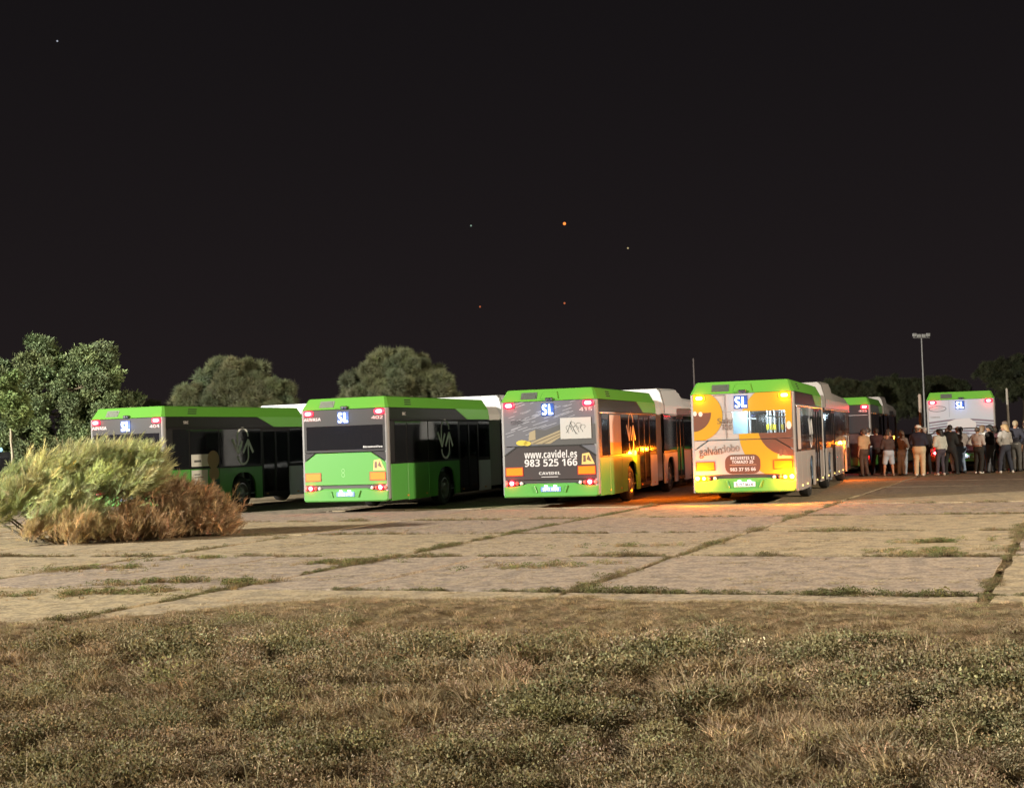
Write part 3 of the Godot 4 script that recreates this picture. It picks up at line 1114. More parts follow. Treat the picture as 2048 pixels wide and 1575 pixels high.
		for e in [[0.52, 0.0, 0.1], [0.62, 0.06, 0.12], [0.7, -0.02, 0.1], [0.78, 0.04, 0.12], [0.88, 0.02, 0.09]]:
			var w := PackedVector2Array()
			for i in 12:
				var a := TAU * i / 12.0 * 0.85
				w.append(Vector2(e[0] + 0.05 * cos(a) + 0.03 * sin(2 * a), 1.98 + e[1] + e[2] * sin(a)))
			sc.append_array(stroke(w, 0.009))
		sc.append_array(stroke(PackedVector2Array([Vector2(0.45, 1.9), Vector2(0.5, 1.95), Vector2(0.56, 2.12), Vector2(0.6, 2.2)]), 0.012))
		sc.append_array(stroke(PackedVector2Array([Vector2(0.56, 2.16), Vector2(0.68, 1.92), Vector2(0.74, 1.86)]), 0.012))
		obj("handwriting", decals(sc, [], [], REAR, 0.0255), M(0.05, 0.05, 0.05, 0.6), no)
		lettering("small_notice", "cavidel", 0.3, Vector3(-0.85, 2.22, 0.0065), 0.0, M(0.08, 0.08, 0.1, 0.5), t, "Droid Serif", false, 0.16)
		panel("side_poster", rect(1.2, 1.3, 2.44, 2.33), side_xf(1.0), 0.004, 0.003, M(0.42, 0.36, 0.33, 0.5), t, 0.0)
		panel("side_poster", rect(1.2, 1.3, 2.44, 1.62), side_xf(1.0), 0.007, 0.002, M(0.6, 0.3, 0.03, 0.5), t, 0.0)
	elif style == "yellow":
		var yel: Material = M(0.31, 0.18, 0.005, 0.45)
		var bro: Material = M(0.075, 0.03, 0.017, 0.5)
		for sh in [oval(-1.1, 2.2, 0.62, 0.62, 40), oval(0.93, 1.78, 1.03, 1.15, 48)]:
			obj("printed_yellow_shape", decals([sh], clips, [win], REAR, 0.0105), yel, t)
		var mouth := oval(-1.22, 2.27, 0.46, 0.46, 20, PI, TAU)
		var mouth_r := oval(1.12, 1.86, 0.75, 0.7, 24, PI, TAU)
		for sh in [mouth, mouth_r, round_rect(-0.46, 0.75, 0.4, 1.22, 0.17)]:
			obj("printed_brown_shape", decals([sh], clips, [win], REAR, 0.0135), bro, t)
		for sh in [oval(-1.16, 2.255, 0.048, 0.06, 16), oval(-1.02, 2.24, 0.05, 0.06, 16), oval(1.12, 1.9, 0.06, 0.1, 16)]:
			obj("printed_white_dot", decals([sh], clips, [win], REAR, 0.0165), M(0.4, 0.39, 0.38, 0.5), t)
		var ink: Material = M(0.06, 0.05, 0.045, 0.5)
		lettering("slogan", "Salu", 0.36, Vector3(-0.43, 2.06, 0.018), 0.0, ink, t, "Droid Sans", false, 0.14, 0.02)
		lettering("slogan", "TOD", 0.27, Vector3(-0.385, 1.9, 0.018), 0.0, ink, t, "Droid Sans", false, 0.13, 0.02)
		lettering("advertiser_name", "galván", 0.56, Vector3(-0.81, 1.3, 0.02), 0.0, ink, t, "Droid Sans", false, 0.26, 0.0, 0.07)
		lettering("advertiser_name", ":lobo", 0.42, Vector3(-0.31, 1.385, 0.02), 0.0, M(0.13, 0.125, 0.12, 0.5), t, "Droid Sans", false, 0.2, 0.0, 0.07)
		lettering("address_line", "RECUERTES 12", 0.58, Vector3(-0.03, 1.135, 0.018), 0.0, pale, t, "Droid Sans", true, 0.075)
		lettering("address_line", "TOMAZO 25", 0.52, Vector3(-0.03, 1.04, 0.018), 0.0, pale, t, "Droid Sans", true, 0.075)
		lettering("phone_number", "983 37 55 66", 0.62, Vector3(-0.03, 0.86, 0.018), 0.0, pale, t, "Droid Sans", true, 0.085)
		obj("address_rule", decals([rect(-0.35, 0.965, 0.3, 0.972)], [], [], REAR, 0.018), M(0.5, 0.3, 0.2, 0.5), t)
		var seams := []
		seams.append_array(stroke(PackedVector2Array([Vector2(-0.42, 2.7), Vector2(-0.4, 1.61)]), 0.014))
		seams.append_array(stroke(PackedVector2Array([Vector2(-0.7, 2.69), Vector2(-0.4, 2.69)]), 0.012))
		obj("panel_seam", decals(seams, [], [], REAR, 0.0195), M(0.05, 0.05, 0.05, 0.5), t)
		panel("side_wrap", rect(0.4, 1.3, 1.1, 2.34), side_xf(1.0), 0.003, 0.002, M(0.4, 0.36, 0.34, 0.4), t, 0.0)
	elif style == "white":
		var pur: Material = M(0.09, 0.07, 0.1, 0.5)
		var bands := []
		for i in 6:
			var y := 1.92 - i * 0.11
			var w := PackedVector2Array()
			for k in 13:
				var a := -1.2 + 2.4 * k / 12.0
				w.append(Vector2(a, y + 0.07 * cos(a * 1.7) - 0.05))
			bands.append_array(stroke(w, 0.04 if i % 2 else 0.065))
		obj("printed_bands", decals(bands, clips, [], REAR, 0.0105), pur, t)
		obj("printed_house", decals([PackedVector2Array([Vector2(-0.55, 1.62), Vector2(-0.5, 1.86), Vector2(-0.2, 1.96), Vector2(0.3, 1.98), Vector2(0.55, 1.8), Vector2(0.55, 1.62)])], clips, [], REAR, 0.0135), M(0.3, 0.3, 0.32, 0.5), t)
		obj("hatch_gap", decals(stroke(PackedVector2Array([Vector2(-1.2, 1.355), Vector2(-0.86, 1.585), Vector2(0.78, 1.585), Vector2(1.2, 1.315)]), 0.04), [], [], REAR, 0.0165), M(0.02, 0.02, 0.02, 0.4), t)
		obj("advertiser_ring", decals(ring(-0.86, 2.38, 0.32, 0.105, 0.025), [], [], REAR, 0.003), M(0.05, 0.05, 0.06, 0.5), t)
		lettering("advertiser_name", "marcos", 0.42, Vector3(-0.88, 2.38, 0.004), 0.0, M(0.2, 0.2, 0.22, 0.5), t, "Droid Sans", false, 0.09)
		lettering("caption", "Casona", 0.34, Vector3(-0.96, 2.06, 0.004), 0.0, M(0.1, 0.1, 0.1, 0.5), t, "Droid Sans", true, 0.06)
		obj("panel_seam", decals([rect(-0.43, 2.05, -0.42, 2.7)], [], [], REAR, 0.003), M(0.12, 0.12, 0.13, 0.5), t)
	elif style == "dark":
		obj("panel_seam", decals([rect(-0.2, 2.3, 1.15, 2.312)], [], [], REAR, 0.003), M(0.4, 0.38, 0.4, 0.5), t)
		lettering("operator_name", "AUVASA", 0.5, Vector3(-0.93, 2.475, 0.006), 0.0, pale, t, "Droid Sans", true, 0.085)


# ---------------------------------------------------------------- ground
const GRID := 0.3840   # the slabs' long joints run this far to the right of straight ahead (radians)


func to_grid(x: float, depth: float) -> Vector2:   # along the cross joints, along the long joints
	return Vector2(x * cos(GRID) - depth * sin(GRID), x * sin(GRID) + depth * cos(GRID))


func from_grid(a: float, b: float) -> Vector2:
	return Vector2(a * cos(GRID) + b * sin(GRID), -a * sin(GRID) + b * cos(GRID))


# how far a spot lies in the grass (positive) or out on the concrete (negative), in metres
func in_grass(x: float, depth: float) -> float:
	var g := to_grid(x, depth)
	var edge := 14.55 + 0.5 * edge_noise.get_noise_2d(x * 9.0, depth * 9.0)
	if g.x < -7.5:
		edge = lerpf(edge, 11.9, smoothstep(-7.5, -10.2, g.x))
	return edge - g.y


func land_height(x: float, depth: float) -> float:
	var k := in_grass(x, depth)
	var h := lerpf(-0.03, 0.035, smoothstep(-0.25, 0.6, k))
	if k > 0.2:
		h += smoothstep(0.2, 2.5, k) * (0.035 * hill.get_noise_2d(x * 14.0, depth * 14.0) + 0.055 * hill.get_noise_2d(x * 50.0, depth * 50.0) + 0.03)
	return h


func axis(lo: float, hi: float, step: float, reach: float) -> PackedFloat32Array:
	var a := PackedFloat32Array()
	var x := lo
	while x <= hi + 0.001:
		a.append(x)
		x += step
	var s := step
	x = hi
	while x < reach:
		s *= 1.5
		x += s
		a.append(x)
	s = step
	x = lo
	while x > -reach:
		s *= 1.5
		x -= s
		a.insert(0, x)
	return a


func build_ground() -> void:
	var xs := axis(-9.0, 9.0, 0.14, 420.0)
	var ds := axis(4.0, 19.0, 0.14, 420.0)
	var m := MB.new()
	var pv := PackedVector3Array()
	var nv := PackedVector3Array()
	var tv := PackedInt32Array()
	for d in ds:
		for x in xs:
			pv.append(Vector3(x, land_height(x, d), -d))
			nv.append(Vector3.UP)
	var w := xs.size()
	for j in ds.size() - 1:
		for i in w - 1:
			var k := j * w + i
			tv.append_array([k, k + 1, k + w + 1, k, k + w + 1, k + w])
	for i in range(0, tv.size(), 3):
		var f := (pv[tv[i + 1]] - pv[tv[i]]).cross(pv[tv[i + 2]] - pv[tv[i]])
		for q in 3:
			nv[tv[i + q]] += f * 200.0
	m.smooth(pv, nv, tv)
	var mt := StandardMaterial3D.new()
	mt.albedo_texture = noise_tex(0.02, 3, [[0.0, lin(0.10, 0.075, 0.045)], [0.4, lin(0.17, 0.125, 0.075)], [0.6, lin(0.22, 0.165, 0.10)], [1.0, lin(0.31, 0.25, 0.16)]], 1024)
	mt.roughness = 0.95
	mt.metallic_specular = 0.15
	mt.uv1_triplanar = true
	mt.uv1_world_triplanar = true
	mt.uv1_scale = Vector3.ONE * 0.31
	mt.detail_enabled = true
	mt.detail_albedo = noise_tex(0.045, 8, [[0.0, Color(0.55, 0.52, 0.5)], [0.5, Color(0.8, 0.79, 0.77)], [1.0, Color(1, 1, 1)]], 512)
	mt.detail_blend_mode = BaseMaterial3D.BLEND_MODE_MUL
	mt.detail_uv_layer = BaseMaterial3D.DETAIL_UV_2
	mt.uv2_triplanar = true
	mt.uv2_world_triplanar = true
	mt.uv2_scale = Vector3.ONE * 0.9
	mt.heightmap_enabled = true
	mt.heightmap_scale = 1.2
	mt.heightmap_texture = noise_tex(0.05, 5, [], 512)
	var o := obj("ground", m, mt)
	o.set_meta("kind", "structure")
	o.set_meta("label", "dry brown earth under the grass and around the concrete")


func build_slabs() -> void:
	var root := Node3D.new()
	root.name = "concrete_apron"
	add_child(root)
	root.set_meta("kind", "structure")
	root.set_meta("label", "old sandy concrete apron of large slabs with weeds in the joints")
	var slab_mats := []
	for k in 4:
		var mt := StandardMaterial3D.new()
		var tone: float = [1.0, 0.92, 1.06, 0.97][k]
		var warm: float = [1.0, 0.86, 1.05, 0.94][k]
		mt.albedo_texture = noise_tex(0.012 + 0.003 * k, 20 + k, [[0.0, lin(0.23 * tone, 0.20 * tone, 0.16 * tone / warm)], [0.38, lin(0.31 * tone, 0.265 * tone, 0.2 * tone / warm)], [0.55, lin(0.385 * tone, 0.325 * tone, 0.235 * tone / warm)], [0.75, lin(0.42 * tone, 0.355 * tone, 0.255 * tone / warm)], [1.0, lin(0.2 * tone, 0.145 * tone, 0.085 * tone / warm)]], 1024, 6)
		mt.roughness = 0.9
		mt.metallic_specular = 0.2
		mt.uv1_triplanar = true
		mt.uv1_world_triplanar = true
		mt.uv1_scale = Vector3.ONE * 0.19
		mt.uv1_offset = Vector3(k * 0.37, 0, k * 0.61)
		mt.detail_enabled = true
		mt.detail_albedo = noise_tex(0.06, 31, [[0.0, Color(0.62, 0.59, 0.55)], [0.42, Color(0.86, 0.84, 0.81)], [1.0, Color(1, 1, 1)]], 512)
		mt.detail_blend_mode = BaseMaterial3D.BLEND_MODE_MUL
		mt.detail_uv_layer = BaseMaterial3D.DETAIL_UV_2
		mt.uv2_triplanar = true
		mt.uv2_world_triplanar = true
		mt.uv2_scale = Vector3.ONE * 0.55
		mt.heightmap_enabled = true
		mt.heightmap_scale = 0.7
		mt.heightmap_texture = noise_tex(0.06, 41, [], 512)
		slab_mats.append(mt)
	var r := RandomNumberGenerator.new()
	r.seed = 5
	var a_lines := PackedFloat32Array()
	for i in range(-7, 9):
		a_lines.append(-10.0 + 4.52 * (i + 0.0))
	var b_lines := [6.2, 10.6, 15.05, 19.65, 24.5, 29.0, 33.6, 38.2, 42.8, 47.4, 52.0, 56.6]
	for j in b_lines.size() - 1:
		for i in a_lines.size() - 1:
			if j == 0 and a_lines[i] > -12.0:
				continue
			var a0: float = a_lines[i]
			var a1: float = a_lines[i + 1]
			var b0: float = b_lines[j]
			var b1: float = b_lines[j + 1]
			var g := from_grid((a0 + a1) / 2, (b0 + b1) / 2)
			if absf(g.x) > g.y * 0.36 + 9.0:
				continue
			if j == 2 and i == 8 - 1:
				slab(root, a0, a0 + 1.6, b0, b1, slab_mats[1], r)
				slab(root, a0 + 1.6, a1, b0, b1, slab_mats[1], r)
				continue
			var mt: Material = slab_mats[r.randi() % 4]
			if r.randf() < 0.5 and j < 7:   # a crack runs through it
				var jag := PackedFloat32Array()
				var at := r.randf_range(0.28, 0.72)
				var drift := r.randf_range(-0.9, 0.9)
				for q in 8:
					jag.append(drift * (q / 7.0 - 0.5) + r.randfn(0, 0.13))
				if r.randf() < 0.5:
					slab(root, a0, lerpf(a0, a1, at), b0, b1, mt, r, jag, 1)
					slab(root, lerpf(a0, a1, at), a1, b0, b1, mt, r, jag, 2)
				else:
					slab(root, a0, a1, b0, lerpf(b0, b1, at), mt, r, jag, 3)
					slab(root, a0, a1, lerpf(b0, b1, at), b1, mt, r, jag, 4)
				continue
			slab(root, a0, a1, b0, b1, mt, r)


func slab(root: Node3D, a0: float, a1: float, b0: float, b1: float, mt: Material, r: RandomNumberGenerator, jag := PackedFloat32Array(), side := 0) -> void:   # side: which edge follows the crack
	var m := MB.new()
	var gap := 0.055
	var lift := [r.randf_range(-0.012, 0.012), r.randf_range(-0.012, 0.012), r.randf_range(-0.012, 0.012), r.randf_range(-0.012, 0.012)]
	var k := 7
	var top := []
	for j in k + 1:
		for i in k + 1:
			var u := float(i) / k
			var w := float(j) / k
			var rag := 0.035
			var a_lo := a0 + gap if side != 2 else a0 + 0.012 + jag[j]
			var a_hi := a1 - gap if side != 1 else a1 - 0.012 + jag[j]
			var b_lo := b0 + gap if side != 4 else b0 + 0.012 + jag[i]
			var b_hi := b1 - gap if side != 3 else b1 - 0.012 + jag[i]
			var a := lerpf(a_lo, a_hi, u)
			var b := lerpf(b_lo, b_hi, w)
			if (i == 0 and side != 2) or (i == k and side != 1):
				a += r.randf_range(-0.5, 1.0) * rag * (1.0 if i == 0 else -1.0)
			if (j == 0 and side != 4) or (j == k and side != 3):
				b += r.randf_range(-0.5, 1.0) * rag * (1.0 if j == 0 else -1.0)
			var y: float = lerpf(lerpf(lift[0], lift[1], u), lerpf(lift[2], lift[3], u), w)
			var g := from_grid(a, b)
			y += 0.012 * edge_noise.get_noise_2d(g.x * 22.0, g.y * 22.0)
			top.append(Vector3(g.x, y, -g.y))
	var w1 := k + 1
	var pv := PackedVector3Array(top)
	var nv := PackedVector3Array()
	nv.resize(pv.size())
	nv.fill(Vector3.UP)
	var tv := PackedInt32Array()
	for j in k:
		for i in k:
			var q := j * w1 + i
			tv.append_array([q, q + 1, q + w1 + 1, q, q + w1 + 1, q + w1])
	m.smooth(pv, nv, tv)
	for i in k:
		for e in [[i, i + 1], [k * w1 + i + 1, k * w1 + i], [(i + 1) * w1, i * w1], [i * w1 + k, (i + 1) * w1 + k]]:
			var p: Vector3 = top[e[0]]
			var q: Vector3 = top[e[1]]
			var dn := Vector3(0, 0.14, 0)
			m.quad(p - dn, q - dn, q, p)
	obj("concrete_slab", m, mt, root)


# ---------------------------------------------------------------- small plants
func blade_tuft(count: int, spread: float, tall: float, wide: float, lean: float, seed_: int) -> Mesh:
	var m := MB.new()
	var r := RandomNumberGenerator.new()
	r.seed = seed_
	for i in count:
		var a := r.randf() * TAU
		var rad := sqrt(r.randf()) * spread
		var p := Vector3(cos(a) * rad, 0, sin(a) * rad)
		var b := r.randf() * TAU
		var out_ := Vector3(cos(b), 0, sin(b)) * lean * r.randf_range(0.3, 1.0) + p * 0.8
		var h := tall * r.randf_range(0.45, 1.0)
		var s := Vector3(-sin(b + 0.7), 0, cos(b + 0.7)) * wide * r.randf_range(0.6, 1.2)
		var mid := p + out_ * 0.35 + Vector3(0, h * 0.6, 0)
		var tip := p + out_ + Vector3(0, h, 0)
		m.quad(p - s, p + s, mid + s * 0.8, mid - s * 0.8)
		m.tri(mid - s * 0.8, mid + s * 0.8, tip)
	return m.mesh()


func leaf_tuft(count: int, spread: float, tall: float, size: float, seed_: int) -> Mesh:
	var m := MB.new()
	var r := RandomNumberGenerator.new()
	r.seed = seed_
	for i in count:
		var p := Vector3(r.randfn(0, spread * 0.5), r.randf() * tall, r.randfn(0, spread * 0.5))
		var d := Vector3(r.randfn(0, 1), r.randfn(0.4, 0.6), r.randfn(0, 1)).normalized()
		var s := d.cross(Vector3(r.randfn(0, 1), r.randfn(0, 1), r.randfn(0, 1))).normalized() * size * 0.32
		var l := d * size * r.randf_range(0.7, 1.3)
		m.quad(p, p + l * 0.45 + s, p + l, p + l * 0.45 - s)
	return m.mesh()


func tone(r: RandomNumberGenerator, base: Color, spread: float) -> Color:
	var k := exp(r.randfn(0.0, spread))
	return Color(base.r * k * exp(r.randfn(0, spread * 0.25)), base.g * k, base.b * k * exp(r.randfn(0, spread * 0.3)))


func build_grass() -> void:
	var r := RandomNumberGenerator.new()
	r.seed = 77
	var patch := FastNoiseLite.new()
	patch.seed = 9
	patch.frequency = 0.35
	patch.fractal_octaves = 3
	var dry: Array = []
	var dry_c := PackedColorArray()
	var weed: Array = []
	var weed_c := PackedColorArray()
	var stalk: Array = []
	var stalk_c := PackedColorArray()
	var n := 0
	while n < 120000:
		n += 1
		var d := 5.6 + 11.6 * pow(r.randf(), 1.25)
		var half := d * 0.40 + 1.4
		var x := r.randf_range(-half, half)
		var k := in_grass(x, d)
		if k < -0.1:
			continue
		var p := patch.get_noise_2d(x, d)
		var q := patch.get_noise_2d(x * 3.0 + 40.0, d * 3.0)
		var near_edge := 1.0 - smoothstep(2.0, 4.4, k + 1.4 * p)   # sparse trampled strip along the concrete
		if r.randf() < near_edge * 0.5:
			continue
		var lump := hill.get_noise_2d(x * 50.0, d * 50.0)
		if lump < -0.12 and r.randf() < 0.6:
			continue
		var belt := smoothstep(3.2, 4.4, k) * (1.0 - smoothstep(5.6, 7.0, k))   # a taller, greener belt
		var s := r.randf_range(0.6, 1.2) * (1.0 - 0.5 * near_edge) * clampf(0.95 + 1.0 * lump + 0.5 * q, 0.35, 1.9) * (1.0 + 0.3 * belt)
		var at := Vector3(x, land_height(x, d) - 0.005, -d)
		var b := Basis(Vector3.UP, r.randf() * TAU) * Basis(Vector3.RIGHT, r.randfn(0, 0.22))
		var green := clampf(0.4 + 0.2 * belt + 1.0 * p - near_edge * 0.5, 0.02, 0.85)
		if r.randf() < green:
			weed.append(Transform3D(b.scaled(Vector3(s, s * r.randf_range(0.7, 1.3), s)), at))
			weed_c.append(tone(r, Color(0.225, 0.17, 0.11).lerp(Color(0.165, 0.155, 0.078), clampf(0.5 + 1.6 * q + r.randfn(0, 0.3), 0.0, 1.0)), 0.3))
		else:
			dry.append(Transform3D(b.scaled(Vector3(s, s * r.randf_range(0.6, 1.2), s)), at))
			dry_c.append(tone(r, Color(0.27, 0.195, 0.125).lerp(Color(0.24, 0.19, 0.105), r.randf()), 0.28))
		if r.randf() < 0.006 * (1.0 - near_edge):
			stalk.append(Transform3D(b.scaled(Vector3.ONE * r.randf_range(0.7, 1.4)), at))
			stalk_c.append(tone(r, Color(0.36, 0.29, 0.17), 0.2))
	var o := copies("dry_grass", blade_tuft(26, 0.075, 0.055, 0.0026, 0.08, 1), tinted(), dry, dry_c)
	o.set_meta("label", "short dry brown grass covering the foreground")
	o.set_meta("category", "grass")
	o = copies("green_weeds", leaf_tuft(76, 0.085, 0.055, 0.0105, 2), tinted(), weed, weed_c)
	o.set_meta("label", "low olive green weeds growing through the dry grass")
	o.set_meta("category", "weeds")
	o = copies("straw_stalks", blade_tuft(5, 0.03, 0.17, 0.0022, 0.09, 4), tinted(), stalk, stalk_c)
	o.set_meta("label", "thin straw stalks standing above the grass")
	o.set_meta("category", "grass")


func build_joint_weeds() -> void:
	var r := RandomNumberGenerator.new()
	r.seed = 21
	var gaps := FastNoiseLite.new()
	gaps.seed = 4
	gaps.frequency = 0.55
	var grn: Array = []
	var grn_c := PackedColorArray()
	var bro: Array = []
	var bro_c := PackedColorArray()
	# [fixed coordinate, along b?, from, to, density, size, share of green]
	var rows := [
		[15.05, false, -8.5, 12.0, 0.95, 1.05, 0.7], [19.65, false, -19.0, 14.0, 0.8, 1.0, 0.3], [24.5, false, -19.0, 16.0, 0.78, 1.0, 0.25], [29.0, false, -20.0, 17.0, 0.74, 1.0, 0.25], [33.6, false, -6.0, 17.0, 0.5, 0.9, 0.3],
		[10.6, false, -19.0, -10.0, 0.6, 0.9, 0.5], [-10.0, true, 11.0, 34.0, 0.95, 1.0, 0.45], [-5.48, true, 15.0, 36.0, 0.66, 0.9, 0.25], [-0.96, true, 14.0, 36.0, 0.8, 0.95, 0.3], [-14.5, true, 10.0, 24.0, 0.5, 0.95, 0.45], [3.56, true, 14.0, 36.0, 0.35, 0.8, 0.3], [8.1, true, 14.0, 36.0, 0.3, 0.8, 0.3]]
	for q in rows:
		var len_: float = q[3] - q[2]
		for i in int(len_ * 120.0 * q[4]):
			var along := r.randf_range(q[2], q[3])
			var g := gaps.get_noise_2d(along, q[0] * 7.3)
			if g < 0.28 - 0.55 * q[4] + r.randf_range(-0.08, 0.08):
				continue
			var off := r.randfn(0.0, 0.04 + 0.09 * maxf(0.0, g))
			var p := from_grid(q[0] + off, along) if q[1] else from_grid(along, q[0] + off)
			if absf(p.x) > p.y * 0.42 + 2.5 or in_grass(p.x, p.y) > 0.15:
				continue
			var s: float = q[5] * r.randf_range(0.3, 0.85) * (0.6 + 1.1 * maxf(0.0, g))
			var t := Transform3D(Basis(Vector3.UP, r.randf() * TAU).scaled(Vector3(s, s * r.randf_range(0.6, 1.3), s)), Vector3(p.x, -0.01, -p.y))
			if r.randf() < q[6]:
				grn.append(t)
				grn_c.append(tone(r, Color(0.10, 0.10, 0.042), 0.3))
			else:
				bro.append(t)
				bro_c.append(tone(r, Color(0.135, 0.1, 0.055), 0.3))
	# loose patches on the slabs at the left and centre
	for e in [[-5.3, 17.6, 1.6, 0.35, 420], [-4.9, 18.9, 0.9, 0.3, 260], [-3.5, 18.4, 0.5, 0.2, 200], [-6.3, 21.4, 1.3, 0.35, 260], [-5.2, 22.8, 1.0, 0.2, 160], [0.3, 19.3, 1.2, 0.3, 140], [5.6, 19.6, 0.9, 0.4, 200], [6.4, 21.2, 0.8, 0.3, 200], [-2.6, 21.0, 0.8, 0.25, 200], [2.2, 22.4, 1.3, 0.2, 120]]:
		for i in e[4]:
			var p := Vector2(e[0] + r.randfn(0, e[2] * 0.45), e[1] + r.randfn(0, e[3] * 0.6))
			if edge_noise.get_noise_2d(p.x * 30.0, p.y * 30.0) < -0.05:
				continue
			var s := r.randf_range(0.4, 1.0)
			var t := Transform3D(Basis(Vector3.UP, r.randf() * TAU).scaled(Vector3(s, s * 0.8, s)), Vector3(p.x, -0.004, -p.y))
			if r.randf() < 0.45:
				grn.append(t)
				grn_c.append(tone(r, Color(0.11, 0.125, 0.045), 0.3))
			else:
				bro.append(t)
				bro_c.append(tone(r, Color(0.2, 0.145, 0.075), 0.3))
	var o := copies("joint_weeds", leaf_tuft(40, 0.1, 0.085, 0.026, 12), tinted(), grn, grn_c)
	o.set_meta("label", "dark green weeds growing in the joints between the slabs")
	o.set_meta("category", "weeds")
	o = copies("joint_grass", blade_tuft(20, 0.07, 0.12, 0.0035, 0.09, 13), tinted(), bro, bro_c)
	o.set_meta("label", "brown dry grass growing in the joints between the slabs")
	o.set_meta("category", "grass")
	# thin dead grass and grit lying over the concrete
	var fuzz: Array = []
	var fuzz_c := PackedColorArray()
	for i in 9000:
		var d := 14.5 + 20.0 * r.randf()
		var x := r.randf_range(-1, 1) * (d * 0.4 + 1.0)
		if edge_noise.get_noise_2d(x * 6.0 + 90.0, d * 14.0) < 0.1 + r.randf_range(-0.1, 0.1) or in_grass(x, d) > 0.2:
			continue
		var s := r.randf_range(0.3, 0.7)
		fuzz.append(Transform3D(Basis(Vector3.UP, r.randf() * TAU).scaled(Vector3(s * 1.4, s * 0.35, s * 1.4)), Vector3(x, 0.0, -d)))
		fuzz_c.append(tone(r, Color(0.30, 0.235, 0.145), 0.22))
	o = copies("dead_grass", blade_tuft(20, 0.1, 0.1, 0.004, 0.12, 15), tinted(), fuzz, fuzz_c)
	o.set_meta("label", "thin dead grass and litter scattered over the concrete")
	o.set_meta("category", "grass")
	var bits: Array = []
	var bits_c := PackedColorArray()
	for i in 60:
		var d := 9.0 + 25.0 * r.randf()
		var x := r.randf_range(-1, 1) * (d * 0.38)
		bits.append(Transform3D(Basis(Vector3(r.randfn(0, 1), r.randfn(0, 1), r.randfn(0, 1)).normalized(), r.randf() * TAU).scaled(Vector3.ONE * r.randf_range(0.3, 0.8)), Vector3(x, land_height(x, d) + 0.015, -d)))
		bits_c.append(tone(r, Color(0.4, 0.37, 0.32), 0.3))
	var sm := MB.new()
	sm.box(Vector3(-0.025, -0.012, -0.018), Vector3(0.025, 0.012, 0.018), 0.008)
	o = copies("loose_stones", sm.mesh(), tinted(), bits, bits_c)
	o.set_meta("label", "small pale stones scattered over the ground")
	o.set_meta("category", "stones")


# ---------------------------------------------------------------- trees and shrubs
func sprig(kind: String, seed_: int) -> Mesh:
	var m := MB.new()
	var r := RandomNumberGenerator.new()
	r.seed = seed_
	if kind == "leafy":
		for i in 16:
			var p := Vector3(r.randfn(0, 0.1), r.randfn(0, 0.1), r.randfn(0, 0.1))
			var d := Vector3(r.randfn(0.5, 0.7), r.randfn(-0.2, 0.6), r.randfn(0, 0.8)).normalized()
			var s := d.cross(Vector3(r.randfn(0, 1), r.randfn(0, 1), r.randfn(0, 1))).normalized() * 0.03
			var l := d * r.randf_range(0.09, 0.17)
			m.quad(p, p + l * 0.45 + s, p + l, p + l * 0.45 - s)
	elif kind == "needle":
		for i in 22:
			var d := Vector3(r.randfn(0, 0.6), absf(r.randfn(0.7, 0.5)), r.randfn(0, 0.6)).normalized()
			var p := d * 0.03
			var s := d.cross(Vector3(r.randfn(0, 1), r.randfn(0, 1), r.randfn(0, 1))).normalized() * 0.012
			var l := d * r.randf_range(0.16, 0.30)
			m.tri(p - s, p + s, p + l)
			m.tri(p + s * 0.4 - d.cross(s), p + s * 0.4 + d.cross(s), p + l)
	else:   # plume: a twig with fine shoots along it, pointing along +y
		for i in 20:
			var t := float(i) / 20.0
			var p := Vector3(0, t * 0.3, 0)
			var d := Vector3(r.randfn(0, 0.42), 1.0, r.randfn(0, 0.42)).normalized()
			var s := d.cross(Vector3(r.randfn(0, 1), r.randfn(0, 1), r.randfn(0, 1))).normalized() * 0.0045
			var l := d * r.randf_range(0.1, 0.19) * (1.15 - 0.5 * t)
			m.tri(p - s, p + s, p + l)
			m.tri(p - s.cross(d), p + s.cross(d), p + l)
	return m.mesh()


